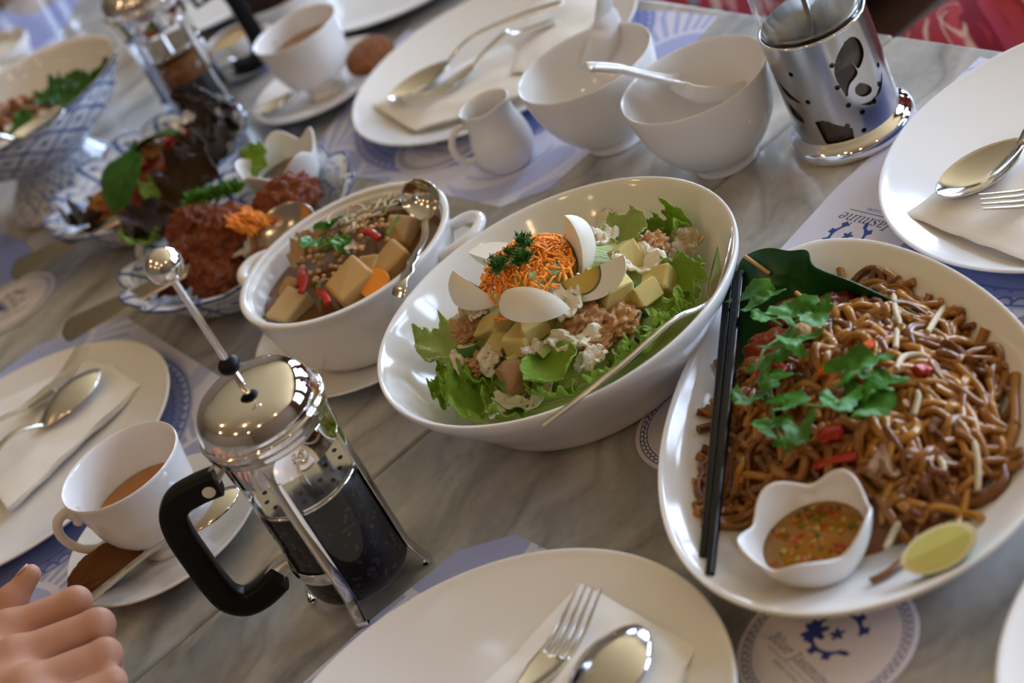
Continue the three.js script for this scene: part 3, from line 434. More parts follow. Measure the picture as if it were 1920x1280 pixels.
// cafetiere with a pierced steel sleeve
{
  const t = thing('cafetiere', 'cafetiere in a pierced steel sleeve on a flared polished base beside the rice bowl', 'coffee press', V3(0.299, 0.0004, -1.169)), R = 0.0385;
  const face = Math.atan2(1.169, -0.299);
  const shell = revolve([[R, 0.008], [R + 0.0012, 0.008], [R + 0.0012, 0.0985], [R, 0.0985], [R, 0.008]], 96, 0);
  const ev = new Evaluator(); ev.useGroups = false; ev.attributes = ['position', 'normal'];
  let body = new Brush(shell); body.updateMatrixWorld();
  const cut = (pts, a0, y0, roundR) => { // outline in (arc metres, height)
    let g; if (roundR) g = new THREE.CylinderGeometry(roundR, roundR, 0.02, 20).rotateX(Math.PI / 2); else { const s = new THREE.Shape(); s.setFromPoints(new THREE.SplineCurve(pts.map(p => new THREE.Vector2(p[0], p[1]))).getPoints(pts.length * (pts.sharp ? 1 : 5))); g = new THREE.ExtrudeGeometry(s, { depth: 0.02, bevelEnabled: false }).translate(0, 0, -0.01); }
    g.deleteAttribute('uv'); g = g.translate(0, y0, R); g.rotateY(-a0 + Math.PI / 2); const b = new Brush(g); b.updateMatrixWorld(); body = ev.evaluate(body, b, SUBTRACTION);
  };
  // angles grow clockwise seen from above; the face turned to the camera is at "face"
  const at = d => face - d;   // d > 0 : further right in view
  for (const [d, y] of [[-0.75, 0.078], [-0.62, 0.054], [-0.4, 0.034], [-0.95, 0.009], [-0.43, 0.0165], [0.05, 0.078], [0.0, 0.060], [0.07, 0.0435], [0.26, 0.0335], [0.55, 0.0355], [0.78, 0.0445], [0.17, 0.0195], [-0.08, 0.028], [0.95, 0.056], [0.42, 0.088], [1.5, 0.05], [2.2, 0.03], [2.9, 0.06], [3.6, 0.04]]) cut(null, at(d), y, 0.0020);
  const sh = (pts0, d, y, sharp) => { const pts = pts0.map(p => [p[0] * 1.3, p[1] * 1.25]); pts.sharp = sharp; cut(pts, at(d), y); };
  sh([[-0.010, -0.014], [-0.0115, 0.002], [-0.006, 0.013], [0.003, 0.018], [0.0085, 0.013], [0.0085, 0.004], [0.002, -0.002], [-0.0005, 0.004], [0.0005, -0.004], [-0.006, -0.008], [-0.009, -0.014]], 0.42, 0.068);
  sh([[-0.004, 0.005], [0.0, 0.006], [0.005, 0.0], [0.004, -0.0035], [-0.001, -0.003], [-0.0045, 0.001], [-0.004, 0.005]], 0.42, 0.0475);
  sh([[-0.006, 0.001], [0.0, -0.003], [0.004, 0.0], [0.0, -0.0006], [-0.006, 0.001]], 0.47, 0.0385);
  sh([[-0.007, -0.004], [0.001, -0.001], [0.007, 0.008], [0.002, 0.003], [-0.007, -0.004]], 0.78, 0.041);
  sh([[-0.011, 0.009], [-0.004, 0.0085], [0.0125, -0.006], [-0.006, -0.0085], [-0.0095, -0.006]], -0.27, 0.0255, true);
  sh([[-0.006, 0.010], [0.002, 0.002], [0.008, -0.004], [-0.002, 0.0], [-0.006, 0.010]], -1.05, 0.058);
  sh([[-0.005, 0.006], [0.004, -0.003], [0.004, -0.009], [-0.004, -0.005], [-0.005, 0.006]], -1.05, 0.046);
  const sg = body.geometry; sg.deleteAttribute('uv');
  part('sleeve', sg, M.brushed, t, 'steel sleeve pierced with dots and a coffee motif');
  part('flared_base', revolve([[0.0002, 0.003], [0.036, 0.003], [0.043, 0.0], [0.0465, 0.002], [0.0478, 0.006], [0.0462, 0.0105], [0.0425, 0.0135], [0.0398, 0.0158], [0.0388, 0.0162], [0.0384, 0.0145]], 96, 60), M.chrome, t, 'polished flared base');
  part('glass_beaker', revolve([[0.0002, 0.006], [0.03, 0.006], [0.0365, 0.010], [0.0375, 0.02], [0.0375, 0.09], [0.0375, 0.15], [0.039, 0.156]], 80, 60), M.glass, t);
  part('brew', revolve([[0.0002, 0.008], [0.0365, 0.011], [0.0368, 0.07], [0.0002, 0.07]], 64, 0), mat(rgb(0.035, 0.016, 0.004), 0.1), t, 'dark brew');
  part('tea_layer', revolve([[0.0366, 0.07], [0.0366, 0.0975], [0.0002, 0.0975]], 64, 0), mat(rgb(0.035, 0.022, 0.010), 0.06), t);
  part('plunger_disc', revolve([[0.0002, 0.1075], [0.034, 0.1045], [0.0366, 0.102], [0.0366, 0.1005], [0.0002, 0.1005]], 64, 0), mat(rgb(0.2, 0.19, 0.17), 0.3, { metalness: 1 }), t);
  part('top_rim', new THREE.TorusGeometry(0.0392, 0.0012, 10, 90).rotateX(Math.PI / 2).translate(0, 0.0985, 0), M.chrome, t);
  part('plunger_rod', new THREE.CylinderGeometry(0.0022, 0.0022, 0.16, 16).translate(0, 0.17, 0), M.chrome, t);
  part('lid', revolve([[0.038, 0.152], [0.0415, 0.153], [0.0425, 0.158], [0.04, 0.166], [0.03, 0.174], [0.0002, 0.177]], 80, 40), M.chrome, t);
  const ha = -0.95, c = Math.cos(ha), s = Math.sin(ha); part('handle', sweep([[0.040, 0.05], [0.052, 0.052], [0.058, 0.062], [0.06, 0.09], [0.06, 0.125], [0.055, 0.143], [0.04, 0.146]].map(([r, y]) => V3(r * c, y, r * s)), () => [0.0068, 0.0035, 3], 50, 14, V3(-s, 0, c)), mat(rgb(0.5, 0.48, 0.45), 0.15, { metalness: 0.7 }), t);
}
// ---------------------------------------------------------------- clear drinking glasses far back
for (const [x, y, lab] of [[100, 112, 'tall clear drinking glass behind the blue-white footed bowl'], [186, 52, 'tall clear drinking glass beside the cafetiere with amber tea']]) { const c = P(x, y, 0); solo('drinking_glass', revolve([[0.0002, 0.004], [0.024, 0.004], [0.026, 0.0], [0.0275, 0.004], [0.03, 0.06], [0.033, 0.13], [0.0322, 0.1305], [0.029, 0.06], [0.025, 0.012], [0.0002, 0.011]], 64, 50), M.glass, lab, 'glass', V3(c.x, 0.0004, c.z)); }
{ // lidded sugar pot and a black crock behind the far cup
  const c = P(470, 132, 0), t = thing('sugar_pot', 'small white sugar pot with two ears behind the cup of milky tea', 'pot', V3(c.x, 0.0004, c.z));
  part('pot_body', revolve([[0.0002, 0.002], [0.02, 0.0], [0.032, 0.008], [0.035, 0.028], [0.03, 0.043], [0.0285, 0.045], [0.028, 0.043], [0.033, 0.028], [0.03, 0.01], [0.0002, 0.005]], 72, 60), M.porcelain, t);
  for (const a of [3.5, 0.4]) part('ear', sweep([[0.033, 0.04], [0.042, 0.041], [0.045, 0.032], [0.034, 0.022]].map(([r, y]) => V3(r * Math.cos(a), y, r * Math.sin(a))), () => [0.003, 0.0028], 24, 10), M.porcelain, t);
  part('sugar', blob(0.028, 0.006, 0.028, 0.08, 4, 5, 5).translate(0, 0.036, 0), mat(rgb(0.6, 0.42, 0.2), 0.9), t);
  const d = P(560, 40, 0), k = thing('serving_bowl', 'white bowl heaped with black sauce-coated food behind the cup of milky tea', 'bowl', V3(d.x, 0.0004, d.z));
  part('bowl_body', revolve([[0.0002, 0.003], [0.03, 0.0], [0.05, 0.02], [0.062, 0.045], [0.061, 0.046], [0.047, 0.023], [0.0002, 0.008]], 72, 50), M.porcelain, k); part('food', blob(0.054, 0.03, 0.054, 0.14, 3, 15, 6).translate(0, 0.044, 0), mat(rgb(0.018, 0.008, 0.006), 0.4), k, 'black glossy food');
  const e = P(10, 165, 0), q = thing('serving_bowl', 'white bowl with grey serving spoon left of the glasses, behind the footed bowl', 'bowl', V3(e.x, 0.0004, e.z)); part('bowl_body', revolve([[0.0002, 0.003], [0.03, 0.0], [0.05, 0.02], [0.062, 0.05], [0.06, 0.051], [0.047, 0.023], [0.0002, 0.008]], 72, 50), M.porcelain, q); part('rice', blob(0.052, 0.012, 0.052, 0.08, 4, 15, 6).translate(0, 0.036, 0), mat(rgb(0.7, 0.66, 0.55), 0.9), q);
  spoon('serving_spoon', 'grey steel spoon resting in the white bowl behind the footed bowl', P(40, 105, 0.055), P(-60, 180, 0.07), { bl: 0.05, bw: 0.036 });
  const red = P(-10, -20, 0.02); solo('shrimp_salad', blob(0.05, 0.02, 0.04, 0.2, 3, 22, 6), mat(rgb(0.6, 0.24, 0.14), 0.5), 'reddish food heaped on the plate behind the drinking glasses', 'food', V3(red.x, 0.022, red.z));
}

// ---------------------------------------------------------------- food builders
const mergeAll = gs => mergeGeometries(gs.map(g => { const k = g.index ? g.toNonIndexed() : g; for (const n of Object.keys(k.attributes)) if (!['position', 'normal', 'uv'].includes(n)) k.deleteAttribute(n); return k; }));
// ruffled leaf, stem end at the origin, growing along +x, cupped upwards
function ruffled(L, W, o = {}) {
  const { curl = 0.5, ruff = 0.3, freq = 5, s = 1, cup = 0.35, nu = 44, nv = 36, t = 0.0006 } = o;
  return sheet(nu, nv, (u, v) => {
    const k = v * 2 - 1, w = W / 2 * Math.pow(Math.sin(Math.PI * Math.min(1, 0.07 + u * 0.83)), 0.55), e = Math.max(Math.abs(k), Math.pow(u, 3));
    const edge = Math.pow(e, 2.2), rf = ruff * W * edge * (0.5 * Math.sin(u * freq * 6.28 + s + k * 3) + 0.5 * noise(u * freq * 1.3 + s, k * freq * 0.7, s));
    const frill = 0.03 * W * Math.pow(e, 5) * noise(u * freq * 4 + s, k * freq * 3, s + 5);
    const x = L * (u + 0.025 * edge * noise(s, u * 9, k * 9)), c = curl * u;
    return [x * Math.cos(c * 0.6) + frill, x * Math.sin(c) * 0.75 + cup * W * k * k * 0.5 + rf + frill, k * w + frill * 0.6 + 0.02 * W * noise(u * 9, k * 5, s + 2)];
  }, t);
}
const dirTo = (a, b) => -Math.atan2(b.z - a.z, b.x - a.x);
// small flat-cut leaflet (cilantro): three scalloped lobes
function leaflet(r, s) {
  return sheet(26, 10, (u, v) => { const a = (u - 0.5) * 5.0, lob = 0.78 + 0.18 * Math.cos(3 * a * 0.82) + 0.07 * Math.cos(11 * a + s), q = r * v * lob; return [q * Math.cos(a) + r * 0.15, 0.18 * r * v * v * Math.sin(a * 2 + s) + 0.25 * q * noise(s, u * 3, v) + 0.1 * r * v, q * Math.sin(a)]; }, 0.0003);
}
const frondGeo = (r, s, n = 26) => { const gs = []; for (let i = 0; i < n; i++) { const a = rnd(0, 6.28), b = rnd(-0.2, 1.3), g = sheet(6, 4, (u, v) => { const k = v * 2 - 1; return [u * r, 0.2 * r * u * u, k * r * 0.26 * Math.sin(Math.PI * Math.min(1, u * 0.8 + 0.15)) * (0.6 + 0.4 * Math.cos(u * 18))]; }, 0.0003); g.rotateX(rnd(-0.8, 0.8)); g.rotateZ(b); g.rotateY(a); g.translate(rnd(-0.3, 0.3) * r, rnd(0, 0.4) * r, rnd(-0.3, 0.3) * r); gs.push(g); } return mergeAll(gs); };
// puffed rice-cracker flake
function flake(w, d, s) { return sheet(20, 16, (u, v) => { const a = u * 2 - 1, b = v * 2 - 1, rr = Math.hypot(a, b), ang = Math.atan2(b, a), lim = 1 - 0.22 * noise(Math.cos(ang) * 1.2 + s, Math.sin(ang) * 1.2, s), sq = rr > 0.001 ? Math.max(Math.abs(a), Math.abs(b)) / rr : 1, x = a * sq * lim, z = b * sq * lim; return [x * w / 2, 0.22 * w * noise(x * 0.9 + s, z * 0.9, s) + 0.05 * w * noise(x * 3 + s, z * 3, s + 3), z * d / 2]; }, 0.0022); }
// wedge of boiled egg: long axis x, cut edge (yolk side) up
function eggWedge(t, half = 0.62, a = 0.027, b = 0.0195) {
  const pt = (th, ph, k = 1, aa = a, bb = b) => [aa * Math.cos(th) * k * (1 - 0.0), -bb * Math.sin(th) * Math.cos(ph) * k * (1 + 0.12 * Math.cos(th)), bb * Math.sin(th) * Math.sin(ph) * k * (1 + 0.12 * Math.cos(th))];
  const outer = grid(28, 16, (u, v) => pt(Math.PI * v, -half + 2 * half * u)), faces = [-1, 1].map(sd => grid(12, 24, (u, v) => { const q = pt(Math.PI * v, sd * half), r = sd > 0 ? 1 - u : u; return [q[0], q[1] * r, q[2] * r]; }));
  part('egg_white', mergeAll([outer, ...faces]), M.egg, t);
  const yr = 0.0128, h2 = half + 0.035, yk = [-1, 1].map(sd => grid(8, 20, (u, v) => { const th = Math.PI * v, r = sd > 0 ? 1 - u : u; return [yr * Math.cos(th) * 1.05 - 0.005, -yr * Math.sin(th) * Math.cos(h2) * r + 0.0003, yr * Math.sin(th) * Math.sin(sd * h2) * r]; }));
  const rim = [-1, 1].map(sd => grid(4, 20, (u, v) => { const th = Math.PI * v, r = sd > 0 ? 1.09 - 0.18 * u : 0.91 + 0.18 * u, hh = half + 0.02; return [yr * Math.cos(th) * 1.05 * r - 0.005, -yr * Math.sin(th) * Math.cos(hh) * r, yr * Math.sin(th) * Math.sin(sd * hh) * r]; }));
  const y = part('yolk', mergeAll(yk), M.yolk, t, 'crumbly yellow yolk'); part('yolk_edge', mergeAll(rim), M.yolkRim, y, 'grey-green edge of the yolk');
  return t;
}
function strands(n, fn, r, seg = 18, sides = 6) { const gs = []; for (let i = 0; i < n; i++) gs.push(sweep(fn(i), x => [r * (x < 0.06 || x > 0.94 ? 0.6 : 1), r * 0.75], seg, sides)); return mergeAll(gs); }

// spoon whose handle follows given points; bowl from tip to neck, its hollow facing face
function tracedSpoon(label, tip, neck, face, hp, o = {}) {
  const { bw = 0.04, depth = 0.009, w0 = 0.0022, w1 = 0.005, ornate = false } = o, t = thing('serving_spoon', label, 'spoon', tip.clone()), d = neck.clone().sub(tip), bl = d.length(), x = d.clone().normalize(), z = new THREE.Vector3().crossVectors(x, face).normalize(), y = new THREE.Vector3().crossVectors(z, x);
  const wf = u => bw / 2 * Math.pow(Math.sin(Math.PI * Math.min(1, Math.pow(u, 0.86) * 0.97 + 0.004)), 0.62), q = new THREE.Quaternion().setFromRotationMatrix(new THREE.Matrix4().makeBasis(x, y, z));
  const b = part('bowl', sheet(28, 18, (u, v) => { const k = v * 2 - 1, w = Math.max(wf(u), u > 0.5 ? w0 * 1.2 : 0.0003); return [u * bl, -depth * Math.pow(Math.sin(Math.PI * Math.min(1, u)), 0.8) * (1 - k * k), k * w]; }, 0.0011), M.steel, t); b.quaternion.copy(q);
  part('handle', sweep([neck, ...hp].map(p => p.clone().sub(tip)), s => [mix(w0, w1, Math.pow(s, 1.5)) * (ornate && s > 0.55 ? 1 + 0.22 * Math.sin(s * 34) : 1), mix(0.0017, 0.0012, s), 2.6], 60, 14, V3(0, 1, 0)), M.steel, t, ornate ? 'handle with an ornate tip' : undefined);
  return t;
}
// ---------------------------------------------------------------- salad bowl
const SB = V3(0.0385, 0.0003, -1.043);
solo('salad_bowl', revolve([[0.0002, 0.004], [0.06, 0.004], [0.066, 0.0], [0.071, 0.0005], [0.083, 0.0085], [0.0975, 0.027], [0.1165, 0.05], [0.1285, 0.0665], [0.1302, 0.072], [0.1296, 0.0735], [0.127, 0.0728], [0.1125, 0.051], [0.0925, 0.0295], [0.075, 0.0135], [0.045, 0.0085], [0.0002, 0.008]], 160, 120), M.porcelain, 'large round white bowl holding the egg and carrot topped salad', 'bowl', SB);
const saladH = (x, z) => { const d = Math.hypot(x - SB.x, z - SB.z + 0.02); return 0.036 + 0.045 * Math.exp(-Math.pow(d / 0.076, 3)); };
seed(21);
{ // tossed bed below the pieces
  const bed = grid(48, 20, (u, v) => { const a = u * 6.2832, r = 0.092 * v, x = r * Math.cos(a), z = -r * Math.sin(a); return [x, Math.max(saladH(SB.x + x, SB.z + z) - 0.006, 0.033) + 0.003 * noise(x * 60, z * 60, 3) * (1 - v * v), z]; }, true);
  solo('salad_bed', bed, M.lettucePale, 'tossed pale greens at the bottom of the egg salad', 'salad', SB.clone());
}
const GL = 'lettuce in the egg salad', saladLeaf = (label, x, y, tx, ty, L, W, m, o = {}) => { const a = onMound(x, y, saladH), b = onMound(tx, ty, saladH), l = solo('lettuce_leaf', ruffled(L, W, o), m, label, 'lettuce', a, GL); l.rotation.set(o.rx ?? 0, dirTo(a, b), o.rz ?? 0.25); l.position.y += o.lift ?? 0; return l; };
saladLeaf('pale frilly lettuce leaf standing alone where the bowl shows bare white', 862, 668, 780, 655, 0.034, 0.040, M.lettucePale, { s: 1.3, ruff: 0.25, freq: 2.4, lift: -0.002, rz: 0.35, rx: -0.3 });
saladLeaf('bright green frilly lettuce leaf beside the brown dressing drop', 880, 735, 835, 748, 0.026, 0.034, M.lettuce, { s: 4.1, ruff: 0.3, freq: 3, lift: -0.002, rx: 0.2 });
saladLeaf('green crinkled lettuce leaf at the rim below the brown dressed chunk', 925, 738, 880, 782, 0.034, 0.046, M.lettuce, { s: 6.7, ruff: 0.24, freq: 2.6, lift: -0.002, rx: 0.3 });
saladLeaf('green lettuce leaf under the pale cabbage shreds', 985, 755, 950, 785, 0.028, 0.036, M.lettuce, { s: 9.2, freq: 2.6, ruff: 0.2, lift: -0.004 });
saladLeaf('smooth pale green lettuce leaf facing the spoon handle, below the crackers', 1030, 676, 1062, 745, 0.034, 0.038, M.lettuce, { s: 2.2, ruff: 0.10, freq: 1.6, cup: 0.5, lift: 0.006, rz: -0.35 });
saladLeaf('green lettuce leaf between the pale smooth leaf and the spoon handle', 1060, 725, 1040, 770, 0.026, 0.036, M.lettuce, { s: 5.9, lift: -0.002, freq: 2.4, ruff: 0.2 });
saladLeaf('bright frilly lettuce leaf rising beside the spoon bowl', 1262, 478, 1290, 410, 0.024, 0.04, M.lettuce, { s: 8.8, ruff: 0.34, freq: 2.4, rz: 0.75, lift: 0.006, rx: -0.5 });
saladLeaf('very pale lettuce rib leaf behind the crackers', 1190, 475, 1215, 435, 0.022, 0.03, M.lettucePale, { s: 3.7, ruff: 0.16, freq: 2, rz: 0.4, lift: 0.008 });
saladLeaf('bright frilly lettuce leaf curling over the spoon neck', 1280, 565, 1335, 520, 0.026, 0.038, M.lettuce, { s: 12.8, ruff: 0.28, freq: 2.4, rz: 0.3, lift: 0.004 });
saladLeaf('broad lettuce leaf lying below the spoon neck', 1225, 612, 1285, 640, 0.03, 0.042, M.lettuce, { s: 15.1, freq: 2.4, ruff: 0.22, lift: 0.0 });
saladLeaf('green lettuce leaf tucked between spoon handle and dressing', 1175, 660, 1220, 690, 0.024, 0.03, M.lettuce, { s: 17.3, freq: 2.4, ruff: 0.2, lift: -0.002 });
saladLeaf('small green lettuce tip behind the round cracker', 1225, 470, 1250, 440, 0.02, 0.026, M.lettuce, { s: 19.3, freq: 2.4, lift: 0.004, rz: 0.5 });
saladLeaf('crinkled green leaf under the tall cracker flake', 930, 700, 900, 740, 0.024, 0.03, M.lettuce, { s: 21.3, freq: 2.4, ruff: 0.2, lift: -0.002 });
saladLeaf('broad lettuce leaf low against the bowl wall under the spoon handle', 1130, 695, 1170, 715, 0.026, 0.04, M.lettuce, { s: 31.3, freq: 2.4, ruff: 0.2, lift: -0.002 });
saladLeaf('folded lettuce leaf low against the bowl wall beside the noodle platter', 1215, 645, 1255, 655, 0.028, 0.04, M.lettuce, { s: 37.3, freq: 2.4, ruff: 0.2, lift: -0.002, rz: 0.4 });
saladLeaf('crisp bright lettuce leaf wedged below the spoon neck', 1270, 590, 1305, 610, 0.024, 0.034, M.lettuce, { s: 41.3, freq: 2.4, ruff: 0.2, lift: 0.002, rz: 0.3 });
for (const [x, y, r] of [[992, 782, 0.2], [975, 772, 1.2], [1195, 665, 2.0], [1005, 768, 2.5], [1165, 680, 0.7]]) { const p = onMound(x, y, saladH), m = solo('cabbage_shred', ruffled(0.026, 0.012, { s: x * 0.1, ruff: 0.25, freq: 2 }), M.cabbage, 'white cabbage shred at the edge of the egg salad', 'cabbage', p, 'cabbage shreds in the salad'); m.rotation.y = r; m.position.y += 0.005; }
const FLAKES = ['rice cracker flake touching the front egg wedge with the split back', 'upright rice cracker flake between dressing and the spoon handle', 'long rice cracker flake above the smooth pale lettuce leaf', 'rice cracker flake right against the spoon handle', 'small rice cracker flake at the rib of the smooth lettuce leaf', 'tall rice cracker flake beside the bare bowl wall', 'widest white rice cracker flake behind the pineapple chunks', 'large round beige rice cracker flake beside the spoon bowl', 'small rice cracker flake beside the pale lettuce rib leaf', 'rice cracker flake behind the yolk-showing egg wedge', 'rice cracker flake next to the large brown dressed chunk', 'tiny rice cracker flake below the egg wedge on the bare side', 'rice cracker flake under the tip of the yolk-showing egg wedge', 'rice cracker crumb low at the bowl rim by the cabbage', 'rice cracker flake between the two front egg wedges', 'tiny rice cracker flake just below the tall flake'];
const PINES = ['slim pineapple chunk below the egg wedge on the bare side', 'pineapple chunk directly under the front egg wedge', 'pineapple chunk above the pale cucumber half slice', 'largest pineapple chunk beside the yolk-showing egg wedge', 'pineapple chunk touching the small dark-skinned cucumber', 'pineapple chunk beside the beige round cracker', 'pineapple chunk under the widest white cracker', 'small pineapple chunk at the foot of the egg wedge on the bare side', 'flat pineapple chunk between front egg wedge and cracker', 'small pineapple chunk beside the brown dressed lump by the pale lettuce', 'pineapple chunk above the large brown dressed chunk', 'pineapple chunk hidden below the yolk-showing egg wedge'];
// pieces of pineapple, cucumber, dressed chunks and crackers
const bit = (name, label, cat, geo, m, x, y, lift, rot, group) => { const o = solo(name, geo, m, label, cat, onMound(x, y, saladH), group); o.position.y += lift; o.rotation.set(...rot); return o; };
[[933, 624, 0.016, 0.013, 0.024], [1009, 618, 0.024, 0.012, 0.018], [984, 647, 0.024, 0.013, 0.018], [1157, 560, 0.021, 0.02, 0.024], [1209, 571, 0.02, 0.014, 0.018], [1243, 541, 0.018, 0.016, 0.021], [1180, 493, 0.016, 0.018, 0.02], [893, 594, 0.018, 0.011, 0.014], [1026, 606, 0.018, 0.011, 0.015], [876, 622, 0.014, 0.01, 0.014], [946, 655, 0.015, 0.011, 0.014], [1125, 540, 0.016, 0.012, 0.014]].forEach(([x, y, w, h, d], i) => bit('pineapple_chunk', PINES[i], 'fruit', chunk(w, h, d, 0.002, 0.0025, i * 3.7), M.pineapple, x, y, 0.006, [rnd(-0.5, 0.5), rnd(0, 3), rnd(-0.5, 0.5)], 'pineapple chunks in the salad'));
const cuke = (label, x, y, L, ry, rz) => { const p = onMound(x, y, saladH), t = thing('cucumber_slice', label, 'cucumber', p); const f = sheet(20, 8, (u, v) => { const a = Math.PI * u, r = mix(0.25, 1, v) * L / 2; return [r * Math.cos(a), 0, -r * Math.sin(a) * 0.75]; }, 0.006), sk = sheet(20, 3, (u, v) => { const a = Math.PI * u, r = L / 2 * 1.03; return [r * Math.cos(a), -0.0065 * (1 - v) + 0.0005, -r * Math.sin(a) * 0.77]; }, 0.0008); part('flesh', f, M.cucumber, t); part('skin', sk, M.cucumberSkin, t, 'dark green skin'); t.rotation.set(-0.6, ry, rz); t.position.y += 0.009; return t; };
cuke('pale cucumber half slice between pineapple and crackers', 1043, 652, 0.028, 0.4, 0.3); cuke('pale cucumber slice with dark skin above the tall cracker flake', 893, 662, 0.024, 1.9, 0.3); cuke('small dark-skinned cucumber slice between two pineapple chunks', 1187, 552, 0.014, 2.6, 0.5); cuke('dark-skinned cucumber slice behind the smooth pale lettuce leaf', 986, 680, 0.02, 0.2, -0.2); cuke('dark-skinned cucumber bit beside the spoon neck lettuce', 1222, 592, 0.014, 1.2, 0.2);
bit('dressed_chunk', 'large chunk coated with brown peanut dressing above the crinkled lettuce', 'salad', chunk(0.02, 0.03, 0.018, 0.005, 0.004, 5), M.dressing, 975, 718, 0.004, [0.3, 0.6, 0.2]);
bit('dressed_chunk', 'brown peanut dressed chunk beside the pale standing lettuce', 'salad', blob(0.011, 0.0072, 0.011, 0.26, 1.9, 3, 7), M.dressing, 888, 634, 0.008, [0, 0, 0]);
bit('dressed_chunk', 'brown peanut dressed chunk beneath the round cracker', 'salad', blob(0.014, 0.0080, 0.013, 0.26, 1.9, 7, 7), M.dressing, 1226, 486, 0.010, [0, 0, 0]);
bit('dressed_chunk', 'glossy egg slice smothered with brown peanut dressing', 'salad', blob(0.015, 0.0088, 0.015, 0.26, 1.9, 11, 7), M.dressing, 1165, 615, 0.006, [0, 0, 0]);
bit('dressed_chunk', 'brown dressed lump between egg wedge and crackers', 'salad', blob(0.015, 0.0072, 0.012, 0.26, 1.9, 13, 7), M.dressing, 1100, 612, 0.006, [0, 0, 0]);
bit('dressed_chunk', 'brown dressed lump below the small crackers', 'salad', blob(0.012, 0.0072, 0.012, 0.26, 1.9, 17, 7), M.dressing, 915, 690, 0.006, [0, 0, 0]);
bit('dressed_chunk', 'brown dressed lump behind the carrot and egg wedges', 'salad', blob(0.011, 0.0072, 0.011, 0.26, 1.9, 19, 7), M.dressing, 1098, 470, 0.010, [0, 0, 0]);
bit('dressed_chunk', 'brown dressed lump under the front cracker cluster', 'salad', blob(0.017, 0.0064, 0.013, 0.26, 1.9, 23, 7), M.dressing, 1120, 640, 0.003, [0, 0, 0]);
{ const p = P(812, 745, 0.02); const o = solo('dressing_drop', blob(0.0115, 0.007, 0.0095, 0.12, 2, 4), M.dressing, 'brown dressing drop on the bare white bowl wall', 'sauce', p); o.rotation.z = 0.4; }
[[1076, 594, 0.026, 0.02, 0.7], [1110, 653, 0.018, 0.022, 1.2], [1072, 668, 0.025, 0.014, 0.3], [1119, 697, 0.022, 0.014, -0.6], [1017, 676, 0.016, 0.012, 0.5], [882, 708, 0.015, 0.027, 0.9], [1211, 512, 0.034, 0.022, 0.5], [1290, 492, 0.032, 0.024, 0.2], [1152, 436, 0.019, 0.014, 0.0], [1135, 466, 0.028, 0.016, 0.2], [933, 697, 0.016, 0.016, 0.7], [908, 612, 0.012, 0.012, 0.3], [1096, 560, 0.022, 0.014, 0.8], [945, 790, 0.014, 0.012, 0.2], [1062, 572, 0.018, 0.014, 0.4], [930, 716, 0.013, 0.01, 0.2]].forEach(([x, y, w, d, r], i) => { const m = i === 7 ? mat(rgb(0.66, 0.55, 0.33), 0.8, { bumpMap: M.cracker.bumpMap, bumpScale: 0.002 }) : M.cracker; bit('rice_cracker', FLAKES[i], 'cracker', flake(w, d, i * 2.3 + 1), m, x, y, 0.0135, [rnd(0.1, 0.6), rnd(0, 3), rnd(-0.3, 0.3)], 'rice cracker flakes on the salad'); });
// egg wedges round the carrot
const eggAt = (label, x, y, h, tx, ty, rx, rz, half = 0.62) => { const p = P(x, y, h), q = P(tx, ty, h), t = thing('egg_wedge', label, 'egg', p); eggWedge(t, half); t.rotation.order = 'YXZ'; t.rotation.set(rx, dirTo(p, q), rz); return t; };
eggAt('boiled egg wedge showing its yellow yolk beside the carrot shreds', 1100, 508, 0.094, 1160, 488, 0.05, 0.12);
eggAt('boiled egg wedge standing upright behind the carrot shreds', 1062, 470, 0.092, 1110, 462, -0.15, 1.25);
eggAt('boiled egg wedge pointing out behind the parsley', 932, 492, 0.090, 890, 470, -0.9, 0.35);
eggAt('boiled egg wedge lying with its white back on the bare bowl side', 902, 542, 0.088, 866, 514, 2.1, -0.05);
eggAt('boiled egg wedge with a split white back in front of the carrot shreds', 1005, 574, 0.094, 1062, 578, -2.35, 0.1);
{ // carrot shreds
  const c = P(1000, 528, 0.083); seed(5);
  const g = strands(330, i => { const a = rnd(0, 6.28), q = rnd(0, 1), L = rnd(0.4, 1.1), pts = []; let th = rnd(0, 6.28); for (let k = 0; k < 6; k++) { th += rnd(-0.3, 0.75); const rr = 0.028 * Math.sqrt(q), px = rr * Math.cos(a) + 0.013 * L * Math.cos(th), pz = rr * Math.sin(a) + 0.013 * L * Math.sin(th), hh = 0.021 * (1 - Math.min(1, (px * px + pz * pz) / 0.0016)); pts.push(V3(px, Math.max(-0.006, hh + rnd(-0.004, 0.004)), pz)); } return pts; }, 0.0010, 20, 5);
  const o = solo('carrot_shreds', g, M.carrot, 'nest of fine orange carrot shreds on top of the egg salad', 'carrot', V3(c.x, c.y + 0.004, c.z)); o.userData.kind = 'stuff';
  const t = thing('parsley_sprig', 'curly parsley sprig on top of the carrot shreds', 'parsley', V3(c.x, c.y + 0.024, c.z));
  [[937, 505], [985, 462], [982, 492], [960, 480]].forEach(([x, y], k) => { const q = P(x, y, c.y + 0.030).sub(t.position); part('frond', frondGeo(k === 3 ? 0.006 : 0.0088, k, 34).translate(q.x, q.y, q.z), M.parsley, t); part('stalk', sweep([V3(0, -0.004, 0), V3(q.x * 0.5, q.y * 0.4, q.z * 0.5), q], round(0.0006), 8, 6), M.stem, t); });
}
